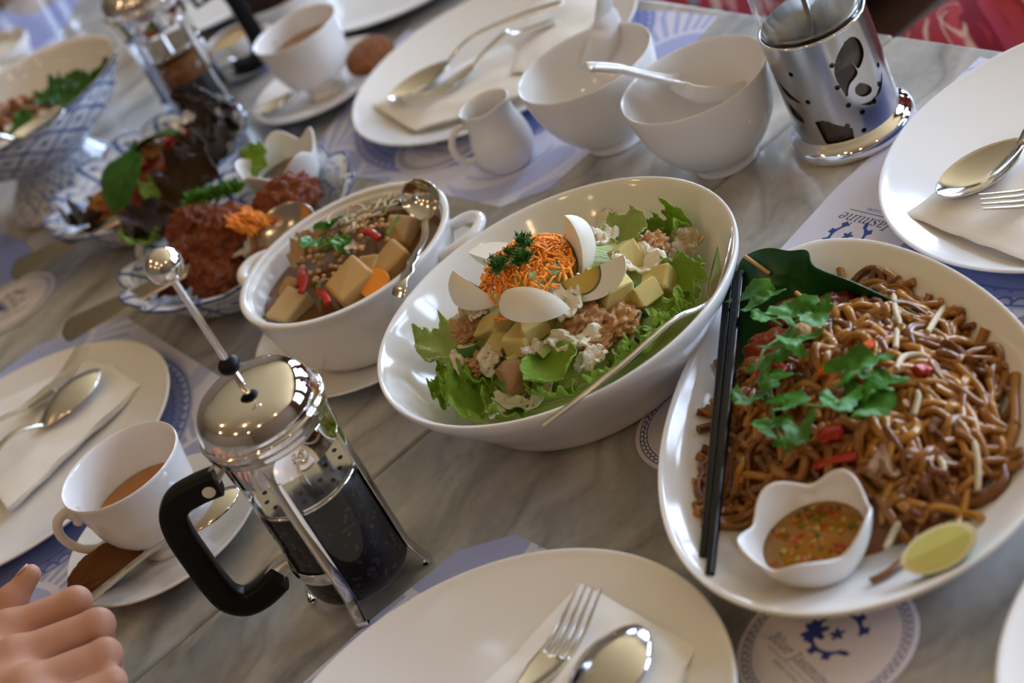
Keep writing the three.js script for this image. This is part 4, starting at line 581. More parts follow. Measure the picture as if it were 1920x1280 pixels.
tracedSpoon('long steel serving spoon leaning in the egg salad bowl over its rim', P(1358, 428, 0.060), P(1334, 562, 0.060), V3(-0.75, 0.45, 0.35), [[1310, 578, 0.070], [1268, 596, 0.0765], [1220, 636, 0.079], [1160, 688, 0.0795], [1102, 733, 0.079], [1060, 766, 0.078], [1017, 797, 0.076]].map(a => P(...a)), { bw: 0.040, w0: 0.0018, w1: 0.0035 });

// ---------------------------------------------------------------- noodle plate
const NP = V3(0.1511, 0.0003, -0.8433), NA = 0.1733, NB = 0.113, NE = -0.22, NT = -1.3202; // long axis direction in x, z
const ncs = Math.cos(NT), nsn = Math.sin(NT);
const toN = (x, z) => { const dx = x - NP.x, dz = z - NP.z; const a = dx * ncs + dz * nsn; return [a, (-dx * nsn + dz * ncs) / (1 + NE * Math.max(-1, Math.min(1, a / NA)))]; };   // along, across
const fromN = (a, b0) => { const b = b0 * (1 + NE * a / NA); return [NP.x + a * ncs - b * nsn, NP.z + a * nsn + b * ncs]; };
{
  const prof = [[0.0002, 0.004], [0.5, 0.004], [0.55, 0.0], [0.59, 0.0005], [0.7, 0.006], [0.86, 0.0165], [0.965, 0.0265], [0.998, 0.0315], [1.0, 0.0333], [0.985, 0.0338], [0.93, 0.0295], [0.82, 0.0195], [0.68, 0.011], [0.5, 0.008], [0.0002, 0.0078]];
  solo('noodle_platter', revolve(prof, 160, 100, (a, r, y) => { const x = r * NA * Math.cos(a), z = r * NB * (1 + NE * r * Math.cos(a)) * Math.sin(a); return [x * ncs - z * nsn, y * 1.06, x * nsn + z * ncs]; }), M.porcelain, 'deep oval white platter heaped with brown fried noodles', 'plate', NP);
}
const LEAFC = P(1450, 600, 0.02), leafGap = (x, z) => { const d = Math.hypot(x - LEAFC.x, z - LEAFC.z) / 0.05; return Math.max(0, Math.min(1, (d - 0.75) / 0.5)); };
const noodleH = (x, z) => { const [a, b] = toN(x, z), d = Math.pow(Math.abs((a - 0.012) / 0.125), 2.4) + Math.pow(Math.abs((b - 0.004) / 0.088), 2.4); return 0.0105 + 0.040 * Math.max(0, 1 - Math.pow(d, 0.9)) * (1 + 0.18 * noise(x * 28, z * 28, 4)) * leafGap(x, z); };
const CUPC = P(1545, 1052, 0.016);
const platY = (x, z) => { const [a, b] = toN(x, z), r = Math.hypot(a / NA, b / NB), t = [[0, 0.0083], [0.5, 0.0085], [0.68, 0.0117], [0.82, 0.0207], [0.93, 0.0313], [1.2, 0.04]]; for (let i = 1; i < t.length; i++) if (r <= t[i][0]) return mix(t[i - 1][1], t[i][1], (r - t[i - 1][0]) / (t[i][0] - t[i - 1][0])); return 0.04; };
seed(77);
{
  const bed = grid(56, 22, (u, v) => { const t = u * 6.2832, [x, z] = fromN(0.012 + 0.125 * v * Math.cos(t), 0.004 - 0.088 * v * Math.sin(t)); return [x - NP.x, noodleH(x, z) - 0.005 + 0.003 * noise(x * 90, z * 90, 1), z - NP.z]; }, true);
  const t = thing('fried_noodles', 'heap of brown stir-fried noodles filling the oval platter', 'noodles', NP.clone()); t.userData.kind = 'stuff';
  part('noodle_bed', bed, M.meat, t);
  const sets = [[], [], [], []];
  for (let i = 0; i < 300; i++) {
    const t0 = rnd(0, 6.283), q = Math.sqrt(rnd()) * 0.97; let [x, z] = fromN(0.012 + 0.122 * q * Math.cos(t0), 0.004 + 0.086 * q * Math.sin(t0)), th = rnd(0, 6.283), bend = rnd(-0.9, 0.9); const pts = [], n = 6 + Math.floor(rnd(0, 8)), base = rnd(-0.002, 0.006);
    for (let k = 0; k < n; k++) { const lim = toN(x, z), out = Math.hypot((lim[0]) / (NA * 0.88), lim[1] / (NB * 0.86)); if (out > 1 || leafGap(x, z) < 0.25 || Math.hypot(x - CUPC.x, z - CUPC.z) < 0.037) break; pts.push(V3(x - NP.x, Math.max(platY(x, z) + 0.0028, noodleH(x, z) + base + 0.003 * Math.sin(k * 1.9 + i)), z - NP.z)); bend += rnd(-0.5, 0.5); th += bend * 0.55; x += 0.0085 * Math.cos(th); z += 0.0085 * Math.sin(th); }
    if (pts.length > 2) { const r = rnd(0.0022, 0.0033); sets[i % 4].push(sweep(pts, () => [r, r * 0.85], pts.length * 4, 7)); }
  }
  sets.forEach((gs, k) => { const m = part('noodle_strands', mergeAll(gs), M.noodle[k], t); m.userData.kind = 'stuff'; });
}
const onN = (x, y, lift = 0) => { const p = onMound(x, y, noodleH); p.y += lift; return p; };
const strip = (name, label, cat, pxs, w, h, m, group, lift = 0.006) => solo(name, (() => { const pts = pxs.map(([x, y, l = 0]) => onN(x, y, lift + l)), c = pts[0].clone(); return [sweep(pts.map(p => p.clone().sub(c)), x => [w * (x < 0.08 || x > 0.92 ? 0.7 : 1), h, 2.4], 24, 10), c]; })()[0], m, label, cat, onN(pxs[0][0], pxs[0][1], lift + (pxs[0][2] ?? 0)), group);
// loose long noodles one can follow by eye
[[[1740, 700], [1720, 655], [1670, 650], [1650, 675]], [[1790, 690], [1840, 740], [1865, 800], [1900, 820]], [[1760, 740], [1800, 760], [1830, 800], [1835, 860], [1810, 880]], [[1700, 725], [1780, 735], [1808, 780], [1806, 830]], [[1850, 700], [1885, 735], [1920, 765]], [[1800, 800], [1840, 850], [1880, 855], [1905, 850]], [[1305, 786], [1330, 778], [1372, 768]], [[1285, 1002], [1320, 1015], [1362, 1022]], [[1372, 850], [1400, 880], [1395, 920]], [[1685, 805], [1715, 850], [1722, 895]], [[1835, 605], [1870, 603], [1878, 606]], [[1795, 620], [1820, 600], [1832, 618], [1815, 640]], [[1400, 900], [1440, 905], [1480, 910]]].forEach((a, i) => strip('loose_noodle', 'thick brown noodle strand lying loose on the noodle heap', 'noodle', a, 0.0026, 0.0022, M.noodle[i % 2 ? 1 : 3], 'loose noodles on the heap', 0.005));
[[[1684, 575], [1688, 605], [1697, 632]], [[1782, 592], [1762, 620], [1748, 645]], [[1690, 715], [1705, 690], [1735, 688], [1750, 695]], [[1722, 800], [1730, 765], [1728, 755]], [[1835, 850], [1842, 890], [1842, 945]], [[1430, 700], [1455, 690]], [[1690, 640], [1688, 675]], [[1695, 1000], [1680, 1030], [1670, 1050]], [[1770, 880], [1778, 900], [1772, 915]]].forEach(a => strip('bean_sprout', 'whitish bean sprout on the noodle heap', 'bean sprout', a, 0.0019, 0.0019, M.sprout, 'bean sprouts on the noodles', 0.009));
strip('pepper_strip', 'long orange-red pepper strip across the middle of the noodles', 'pepper', [[1545, 722], [1590, 700], [1646, 662]], 0.0038, 0.002, M.orangePepper, undefined, 0.009);
strip('pepper_strip', 'dark red pepper strip just behind the sauce cup', 'pepper', [[1535, 895], [1565, 882], [1615, 874]], 0.0034, 0.002, M.redPepper, undefined, 0.008);
strip('pepper_strip', 'red pepper strip tip sticking out by the platter rim near the lime', 'pepper', [[1870, 955], [1885, 945], [1902, 930]], 0.003, 0.002, M.redPepper, undefined, 0.006);
strip('pepper_strip', 'red pepper strip half under the chopsticks', 'pepper', [[1336, 830], [1345, 800], [1385, 780]], 0.0048, 0.003, M.redPepper, undefined, 0.004);
strip('pepper_strip', 'rounded red pepper piece beside the coriander stem', 'pepper', [[1435, 728], [1458, 712], [1478, 730]], 0.006, 0.0045, M.redPepper, undefined, 0.010);
strip('pepper_strip', 'glossy red pepper piece under the lower coriander leaves', 'pepper', [[1545, 845], [1560, 830], [1585, 828]], 0.005, 0.003, M.redPepper, undefined, 0.007);
strip('pepper_strip', 'pinkish pepper piece among the noodles beside the right coriander', 'pepper', [[1725, 715], [1740, 712], [1752, 718]], 0.004, 0.003, M.redPepper, undefined, 0.008);
[[1805, 682, 0.026, 0.006, 0.013, 0], [1668, 872, 0.028, 0.005, 0.014, 1], [1765, 945, 0.024, 0.005, 0.02, 0], [1690, 935, 0.018, 0.008, 0.013, 1], [1610, 650, 0.015, 0.009, 0.011, 1], [1445, 880, 0.014, 0.007, 0.010, 1], [1575, 690, 0.016, 0.008, 0.012, 1], [1640, 610, 0.018, 0.01, 0.014, 1], [1395, 830, 0.012, 0.006, 0.010, 1], [1775, 820, 0.016, 0.008, 0.013, 0], [1720, 960, 0.014, 0.007, 0.012, 0], [1650, 590, 0.014, 0.009, 0.010, 0], [1520, 745, 0.014, 0.006, 0.012, 1], [1830, 950, 0.014, 0.006, 0.012, 1]].forEach(([x, y, w, h, d, k], i) => { const m = solo('meat_slice', sheet(14, 10, (u, v) => { const a = u * 2 - 1, b = v * 2 - 1, lim = 1 - 0.25 * noise(a + i, b, i); return [a * w / 2 * lim, 0.3 * w * noise(u * 1.5 + i, v * 1.5, i * 3) , b * d / 2 * lim * Math.sqrt(1 - 0.6 * a * a)]; }, h * 0.55), k ? M.meatPale : M.meat, 'brown slice of meat among the noodles', 'meat', onN(x, y, 0.006), 'meat slices in the noodles'); m.rotation.set(rnd(-0.4, 0.4), rnd(0, 3), rnd(-0.4, 0.4)); });
{ const m = solo('peanut', blob(0.0075, 0.0045, 0.005, 0.05, 2, 3), M.peanut, 'half peanut lying on the coriander leaves', 'nut', P(1501, 621, 0.062)); m.rotation.y = 0.4; }
// banana leaf cup, pinned with two wooden picks, holding red fried food
{
  const top = [[1381, 508], [1392, 484], [1436, 465], [1478, 470], [1512, 470], [1522, 496], [1600, 530], [1668, 562], [1722, 592]], bot = [[1372, 720], [1395, 705], [1425, 670], [1455, 645], [1490, 625], [1530, 610], [1590, 600], [1640, 602], [1700, 606]];
  const T = top.map(([x, y], i) => P(x, y, [0.052, 0.058, 0.062, 0.06, 0.060, 0.056, 0.052, 0.046, 0.035][i])), B = bot.map(([x, y]) => P(x, y, 0.022));
  const ct = new THREE.CatmullRomCurve3(T, false, 'centripetal'), cb = new THREE.CatmullRomCurve3(B, false, 'centripetal');
  const c0 = B[4].clone().setY(0.02);
  solo('banana_leaf', sheet(48, 14, (u, v) => { const p = ct.getPoint(u).lerp(cb.getPoint(u), v), k = Math.sin(Math.PI * v) * 0.012; return [p.x - c0.x + 0.1 * k, p.y - c0.y - k * 0.4, p.z - c0.z - k * 0.6, u, v]; }, 0.0008), M.banana, 'dark green banana leaf cup standing behind the noodles', 'leaf', c0);
  for (const [a, b, l] of [[[1396, 480, 0.062], [1443, 513, 0.05], 'short wooden pick through the top of the banana leaf'], [[1492, 548, 0.052], [1532, 578, 0.046], 'short wooden pick through the lower middle of the banana leaf']]) { const A = P(...a), Bq = P(...b); solo('wooden_pick', sweep([V3(0, 0, 0), Bq.clone().sub(A)], () => [0.0014, 0.0011, 3], 6, 8), M.wood, l, 'toothpick', A); }
  const fr = (label, x, y, h, r, m, s) => { const p = P(x, y, h); return solo('fried_bite', blob(r * 1.3, r * 0.8, r, 0.12, 2, s, 5), m, label, 'food', p); };
  fr('orange-red fried bite in front of the banana leaf', 1445, 655, 0.03, 0.014, mat(rgb(0.30, 0.06, 0.015), 0.4), 2); fr('yellow-orange fried bite under the coriander stem', 1478, 680, 0.03, 0.012, mat(rgb(0.42, 0.15, 0.02), 0.4), 6); fr('dark red fried bite beside the lower wooden pick', 1560, 588, 0.038, 0.014, mat(rgb(0.09, 0.014, 0.008), 0.3), 9); fr('red fried bite between coriander and the lower pick', 1480, 590, 0.036, 0.011, mat(rgb(0.25, 0.05, 0.014), 0.4), 12);
}
// coriander sprigs
function coriander(label, leaves, stems, hfn) {
  const p0 = hfn(stems[0][0][0], stems[0][0][1]), t = thing('coriander_sprig', label, 'herb', p0);
  stems.forEach(s => part('stem', sweep(s.map(([x, y, l = 0]) => { const q = hfn(x, y); q.y += 0.004 + l; return q.sub(p0); }), round(0.0010), 20, 7), M.stem, t));
  leaves.forEach(([x, y, r = 0.010, a = 0], i) => { const q = hfn(x, y); q.y += 0.008 + 0.002 * (i % 3); const g = leaflet(r * 1.35, i * 1.7 + x); g.rotateX(0.25 * Math.sin(i * 2)); g.rotateZ(0.2 * Math.cos(i * 3)); g.rotateY(i * 2.1 + a); q.sub(p0); part('leaflet', g.translate(q.x, q.y, q.z), M.cilantro, t); });
  return t;
}
const hN = (x, y) => { const p = onN(x, y, 0.012); return p.y < 0.045 ? P(x, y, 0.045) : p; };
coriander('coriander sprig with peanut on it in front of the banana leaf', [[1410, 583, 0.013], [1457, 580, 0.009], [1449, 618, 0.010], [1499, 600, 0.011], [1512, 650, 0.013], [1550, 640, 0.011], [1480, 702, 0.011], [1530, 696, 0.012]], [[[1444, 745], [1446, 700], [1470, 640], [1490, 620]], [[1470, 640], [1530, 622], [1580, 608]], [[1470, 620], [1430, 595]]], hN);
coriander('coriander sprig on the noodles beside the chopsticks', [[1446, 742, 0.009], [1488, 766, 0.011], [1431, 800, 0.011], [1488, 810, 0.011], [1474, 858, 0.010], [1524, 856, 0.010], [1498, 885, 0.008]], [[[1490, 880], [1470, 830], [1465, 790], [1460, 755]], [[1468, 790], [1510, 795], [1560, 802]]], hN);
coriander('coriander sprig in the middle of the noodles beside the meat', [[1606, 748, 0.013], [1655, 745, 0.013], [1600, 806, 0.012], [1638, 816, 0.013], [1690, 778, 0.010], [1640, 780, 0.011]], [[[1565, 800], [1600, 795], [1640, 785], [1685, 775]], [[1640, 785], [1650, 745]]], hN);
// chopsticks
for (const [a, b, w, lab] of [[P(1373, 497, 0.05), P(1319, 1046, 0.030), 0.0036, 'black lacquered chopstick lying on the bare rim side of the noodle platter'], [P(1388, 515, 0.052), P(1331, 1078, 0.034), 0.0036, 'black lacquered chopstick lying against the noodles']]) { const t = thing('chopstick', lab, 'chopstick'); const L = a.distanceTo(b); part('shaft', sweep([V3(0, 0, 0), V3(L * 0.5, 0, 0), V3(L, 0, 0)], x => [mix(w, 0.0026, x), mix(w, 0.0026, x), mix(5, 2.4, x)], 40, 20), M.lacquer, t); lay(t, a, b); shade(t); }
// flower-shaped sauce cup
{
  const c = P(1545, 1052, 0.016), t = thing('sauce_cup', 'white flower-shaped cup of chilli dip on the noodle platter', 'cup', V3(c.x, 0.013, c.z)); const ph = Math.atan2(P(1585, 900, 0.045).z - c.z, P(1585, 900, 0.045).x - c.x);
  const pet = a => Math.pow(0.5 + 0.5 * Math.cos(5 * (a - ph)), 0.8), pr = [[0.0002, 0.002], [0.012, 0.0], [0.02, 0.003], [0.029, 0.014], [0.0345, 0.026], [0.0365, 0.033], [0.036, 0.0338], [0.0345, 0.0332], [0.032, 0.0265], [0.026, 0.0155], [0.017, 0.0065], [0.0002, 0.0045]];
  part('cup_body', revolve(pr, 140, 90, (a, r, y) => { const k = Math.pow(Math.min(1, y / 0.033), 2), p = pet(a); const rr = r * (1 + k * (0.10 * p - 0.06)); return [rr * Math.cos(a), y + k * 0.0085 * (p - 0.5), rr * Math.sin(a)]; }), M.porcelain, t);
  const sc = part('chilli_dip', revolve([[0.0002, 0.013], [0.020, 0.013], [0.0282, 0.0206], [0.0002, 0.021]], 64, 0), M.chili, t, 'yellow-brown chilli and garlic dip');
  seed(31); const cols = [mat(rgb(0.34, 0.05, 0.008), 0.25), mat(rgb(0.42, 0.11, 0.010), 0.3), mat(rgb(0.38, 0.27, 0.05), 0.3), mat(rgb(0.10, 0.10, 0.012), 0.3)]; const sets = cols.map(() => []);
  for (let i = 0; i < 120; i++) { const a = rnd(0, 6.28), r = 0.0262 * Math.sqrt(rnd()), w = rnd(0.0008, 0.0024), g = blob(w, w * 0.5, w * 0.8, 0.2, 2, i, 2); g.rotateY(rnd(0, 3)); g.translate(r * Math.cos(a), 0.021, r * Math.sin(a)); sets[i % 4].push(g); }
  sets.forEach((gs, i) => { const m = part(['chilli_flakes', 'pepper_bits', 'garlic_bits', 'herb_bits'][i], mergeAll(gs), cols[i], sc); m.userData.kind = 'stuff'; });
}
{ // lime wedge
  const a = P(1690, 1058, 0.040), b = P(1828, 992, 0.046), L = a.distanceTo(b), t = thing('lime_wedge', 'lime wedge with pale cut face on the platter rim beside the sauce cup', 'lime'), h = L / 2, half = 1.42;
  const pt = (th, ph, k) => [-Math.cos(th) * h * k + h, -Math.sin(th) * Math.cos(ph) * h * 0.6 * k, Math.sin(th) * Math.sin(ph) * h * 0.6 * k];
  part('rind', mergeAll([grid(20, 20, (u, v) => { const q = pt(Math.PI * v, -half + 2 * half * u, 1); return q; })]), M.limeSkin, t, 'green rind');
  for (const sd of [-1, 1]) { part('pith', grid(8, 24, (u, v) => { const r = sd > 0 ? 1 - u : u, q = pt(Math.PI * v, sd * half, 1); return [q[0], q[1] * r, q[2] * r]; }), M.limePith, t); part('pulp', grid(8, 24, (u, v) => { const r = sd > 0 ? 1 - u : u, q = pt(Math.PI * v, sd * (half + 0.012), 0.84); return [q[0], q[1] * r + 0.0003, q[2] * r]; }), M.lime, t); }
  lay(t, a, b, 0.34);
}

// ---------------------------------------------------------------- blue-and-white ware
const BLUE = '#2c4a8c';
const latticeTex = canvas(1024, 512, (c, w, h) => {
  c.fillStyle = '#d5d9dc'; c.fillRect(0, 0, w, h); c.strokeStyle = '#4a68a4'; c.fillStyle = '#33528f'; const n = 16, s = w / n;
  for (let j = -1; j < 9; j++) for (let i = 0; i <= n; i++) { const x = i * s + (j & 1 ? s / 2 : 0), y = j * s; c.lineWidth = 7; c.beginPath(); c.moveTo(x, y - s); c.quadraticCurveTo(x + s * 0.3, y - s * 0.42, x + s / 2, y); c.quadraticCurveTo(x + s * 0.2, y + s * 0.42, x, y + s); c.stroke(); c.beginPath(); c.moveTo(x, y - s); c.quadraticCurveTo(x - s * 0.3, y - s * 0.42, x - s / 2, y); c.stroke(); for (const [dx, dy] of [[0, 0], [-7, 0], [7, 0], [0, -7], [0, 7]]) { c.beginPath(); c.arc(x + dx, y + dy, 4, 0, 7); c.fill(); } }
});
const scrollTex = canvas(1024, 512, (c, w, h) => {
  c.fillStyle = '#d8dadb'; c.fillRect(0, 0, w, h); c.strokeStyle = '#3d5a9a'; c.fillStyle = '#2c4887'; const n = 14, s = w / n;
  for (let i = 0; i < n; i++) { for (const [y, r] of [[60, 24], [160, 30], [262, 30], [364, 30], [466, 24]]) { const x = (i + 0.5) * s; c.lineWidth = 6; c.beginPath(); c.arc(x, y, r, 0.3, 5.6); c.stroke(); c.beginPath(); c.arc(x + 2, y, 7, 0, 7); c.fill(); c.lineWidth = 5; c.beginPath(); c.moveTo(x + r, y + 6); c.quadraticCurveTo(x + s / 2, y + 40, x + s * 0.75, y - 16); c.stroke(); } c.lineWidth = 8; c.beginPath(); c.moveTo(i * s, 0); c.bezierCurveTo(i * s + 24, h * 0.3, i * s - 24, h * 0.6, i * s, h); c.stroke(); }
});
const LAT = mat(0xffffff, 0.15, { map: latticeTex, side: THREE.DoubleSide }), SCR = mat(0xffffff, 0.15, { map: scrollTex, side: THREE.DoubleSide }), BLUEM = mat(rgb(0.03, 0.06, 0.2), 0.15);
const scallop = (n, amp, dy) => (a, r, y, v) => { const k = Math.pow(Math.min(1, r / 0.1), 4), w = Math.pow(Math.abs(Math.cos(n * a / 2)), 0.7) - 0.6, rr = r * (1 + amp * k * w); return [rr * Math.cos(a), y + dy * k * w, rr * Math.sin(a)]; };
function blueDish(label, c, R, turn, h = 0.048) {
  const t = thing('scalloped_dish', label, 'dish', V3(c.x, 0.0004, c.z), turn), q = R / 0.11;
  const f = scallop(14, 0.07, 0.006), S = p => p.map(([r, y]) => [r * q, y * h / 0.048]);
  const fs = (a, r, y, v) => { const p = f(a, r / q, y, v); return [p[0] * q, p[1], p[2] * q]; };
  part('dish_outside', revolve(S([[0.0002, 0.004], [0.05, 0.003], [0.054, 0.0], [0.058, 0.001], [0.078, 0.013], [0.094, 0.032], [0.104, 0.044], [0.111, 0.0475]]), 168, 60, fs), SCR, t, 'outside painted with blue scrolls');
  part('dish_inside', revolve(S([[0.111, 0.0478], [0.103, 0.0465], [0.092, 0.036], [0.076, 0.018], [0.055, 0.0085], [0.0002, 0.007]]), 168, 50, fs), SCR, t, 'inside painted with blue scrolls');
  const rimP = []; for (let i = 0; i <= 168; i++) { const a = i / 168 * 6.28319; rimP.push(V3(...fs(a, 0.1112 * q, 0.0478 * h / 0.048, 1))); } rimP.pop();
  part('blue_rim', sweep(rimP, () => [0.0011, 0.0009], 336, 6, V3(0, 1, 0), true), BLUEM, t, 'dark blue painted rim');
  return t;
}
const D1 = V3(-0.163, 0, -1.446), D2 = V3(-0.232, 0, -1.672);
blueDish('scalloped blue-and-white dish holding fried chicken and a white dip cup', D1, 0.111, 0.2);
blueDish('scalloped blue-and-white dish topped with basil leaves and red peppers', D2, 0.108, 0.9);
// footed bowl with lattice pattern
{
  const c = V3(-0.335, 0, -1.850), t = thing('footed_bowl', 'tall footed bowl with blue lattice pattern holding greens and fried food', 'bowl', V3(c.x, 0.0004, c.z));
  part('foot', revolve([[0.055, 0.0], [0.068, 0.001], [0.07, 0.006], [0.064, 0.016], [0.05, 0.032], [0.042, 0.045], [0.043, 0.053]], 96, 50), LAT, t, 'flared foot with blue lattice');
  part('bowl_outside', revolve([[0.0002, 0.052], [0.043, 0.052], [0.075, 0.064], [0.1, 0.082], [0.112, 0.1], [0.117, 0.112], [0.121, 0.116]], 120, 60, scallop(20, 0.02, 0.002)), LAT, t, 'outside with blue lattice');
  part('bowl_inside', revolve([[0.1205, 0.1165], [0.114, 0.1145], [0.106, 0.099], [0.09, 0.080], [0.06, 0.066], [0.0002, 0.062]], 120, 50), M.porcelain, t, 'plain white inside');
  part('blue_rim', new THREE.TorusGeometry(0.1195, 0.0016, 8, 120).rotateX(Math.PI / 2).translate(0, 0.1145, 0), BLUEM, t);
  seed(91); const h = (x, z) => { const d = Math.hypot(x - c.x, z - c.z); return 0.083 + 0.03 * Math.exp(-Math.pow(d / 0.05, 2)); };
  solo('fried_topping', (() => { const gs = []; for (let i = 0; i < 60; i++) { const a = rnd(0, 6.28), r = 0.042 * Math.sqrt(rnd()), g = chunk(rnd(0.008, 0.018), 0.006, rnd(0.005, 0.01), 0.002, 0.002, i); g.rotateX(rnd(-1, 1)); g.rotateY(rnd(0, 6)); g.translate(r * Math.cos(a) - 0.01, 0.094 + 0.026 * (1 - r / 0.042) + rnd(-0.003, 0.006), r * Math.sin(a) + 0.012); gs.push(g); } return mergeAll(gs); })(), mat(rgb(0.30, 0.13, 0.04), 0.5), 'golden brown fried shreds heaped in the footed bowl', 'food', c.clone()).userData.kind = 'stuff';
  [[150, 178, 0.2], [105, 198, 0.9], [172, 160, 0.5], [130, 205, 1.5], [20, 265, 0.4], [5, 250, 2.2], [95, 190, 1.1], [160, 165, 1.9], [120, 185, 2.6], [35, 255, 1.1], [140, 190, 0.7]].forEach(([x, y, r], i) => { const p = P(x, y, 0.100), m = solo('green_leaf', ruffled(0.034, 0.02, { s: i * 3, ruff: 0.2, freq: 2, curl: 0.2 }), M.basil, 'dark green leaf vegetable in the footed bowl', 'vegetable', p, 'greens in the footed bowl'); m.rotation.set(0.2, r, 0.05); });
  spoon('serving_spoon', 'steel serving spoon lying at the rim inside the footed bowl', P(118, 204, 0.118), P(-60, 318, 0.122), { bl: 0.06, bw: 0.04, hw: 0.008 });
}
// ---------------------------------------------------------------- fried chicken dish
{
  const ck = (label, x, y, h, r, s, rot) => { const m = solo('fried_chicken', blob(r[0], r[1], r[2], 0.13, 2.3, s, 9), M.chicken, label, 'chicken', P(x, y, h), 'fried chicken pieces'); m.rotation.set(...rot); };
  ck('craggy fried chicken piece leaning on the white dip cup', 532, 388, 0.06, [0.034, 0.02, 0.026], 2, [0.3, 0.2, 0.2]); ck('craggy fried chicken piece in the middle beside the carrot threads', 432, 445, 0.058, [0.032, 0.026, 0.027], 6, [0, 0.9, 0]); ck('long craggy fried chicken piece at the dish edge behind the ball knob', 345, 492, 0.046, [0.034, 0.017, 0.022], 11, [0, 0.5, 0.2]); ck('craggy fried chicken piece above the serving spoon handle', 405, 508, 0.046, [0.028, 0.019, 0.024], 17, [0.2, 1.4, 0]); ck('dark craggy fried chicken piece under the parsley', 365, 425, 0.056, [0.026, 0.02, 0.022], 23, [0, 0.2, 0]); ck('craggy fried chicken piece beside the spoon bowl', 490, 440, 0.045, [0.026, 0.017, 0.021], 29, [0, 0.2, 0]);
  seed(12); const c = P(463, 410, 0.075), g = strands(70, i => { const x = rnd(-0.012, 0.012), z = rnd(-0.009, 0.009), pts = []; for (let k = 0; k < 5; k++) pts.push(V3(x + 0.012 * (k / 4 - 0.5) + rnd(-0.003, 0.003), 0.006 - k * 0.004 + rnd(-0.001, 0.003), z + 0.008 * (k / 4) + rnd(-0.002, 0.002))); return pts; }, 0.0008, 12, 5);
  solo('carrot_threads', g, M.carrot, 'small bundle of orange carrot threads on the fried chicken', 'carrot', c).userData.kind = 'stuff';
  const t = thing('parsley_sprig', 'bright curly parsley lying on the fried chicken', 'parsley', P(405, 372, 0.08)); for (let k = 0; k < 6; k++) { const q = P(366 + k * 16, 380 - k * 4, 0.082).sub(t.position); part('frond', frondGeo(0.010, k, 40).translate(q.x, q.y, q.z), M.parsleyBright, t); }
  const leaf = (label, x, y, h, L, W, m, ry, rz, s) => { const l = solo('lettuce_leaf', ruffled(L, W, { s, ruff: 0.24, freq: 2.4 }), m, label, 'lettuce', P(x, y, h)); l.rotation.set(-0.2, ry, rz); };
  leaf('light green lettuce tip beside the fried chicken at the dish edge', 305, 448, 0.052, 0.035, 0.03, M.lettuce, 3.0, 0.2, 3); leaf('small green lettuce curl between chicken and basil dish', 298, 372, 0.07, 0.02, 0.02, M.lettuce, 2, 0.6, 8); leaf('green lettuce edge beside the white dip cup', 480, 332, 0.062, 0.03, 0.03, M.lettuce, 1, 0.5, 5);
  leaf('dark red lettuce leaf behind the parsley', 355, 400, 0.06, 0.06, 0.07, M.lettuceRed, 1.0, 0.4, 14); leaf('dark red lettuce leaf under the light green tip', 335, 430, 0.05, 0.05, 0.06, M.lettuceRed, 2.4, 0.25, 18);
  // dip cup
  const dc = P(552, 352, 0.04), d = thing('sauce_cup', 'white petal-rimmed cup of brown dip beside the fried chicken', 'cup', V3(dc.x, 0.034, dc.z)); const ph = 1.1, pet = a => Math.pow(0.5 + 0.5 * Math.cos(5 * (a - ph)), 0.8);
  part('cup_body', revolve([[0.0002, 0.002], [0.012, 0.0], [0.02, 0.003], [0.029, 0.014], [0.0345, 0.03], [0.0365, 0.04], [0.0355, 0.0405], [0.032, 0.03], [0.026, 0.0155], [0.0002, 0.0045]], 120, 80, (a, r, y) => { const k = Math.pow(Math.min(1, y / 0.04), 2), p = pet(a), rr = r * (1 + k * (0.14 * p - 0.06)); return [rr * Math.cos(a), y + k * 0.012 * (p - 0.5), rr * Math.sin(a)]; }), M.porcelain, d); part('brown_dip', revolve([[0.0002, 0.012], [0.02, 0.012], [0.0275, 0.022], [0.0002, 0.0224]], 60, 0), mat(rgb(0.12, 0.045, 0.012), 0.12), d, 'brown dip');
  spoon('serving_spoon', 'steel serving spoon with broad flat handle in the fried chicken dish', P(590, 408, 0.066), P(124, 628, 0.024), { bl: 0.075, bw: 0.052, depth: 0.012, hw: 0.0125, neck: 0.005, arch: 0.006, roll: -0.55, m: M.dullSteel });
}
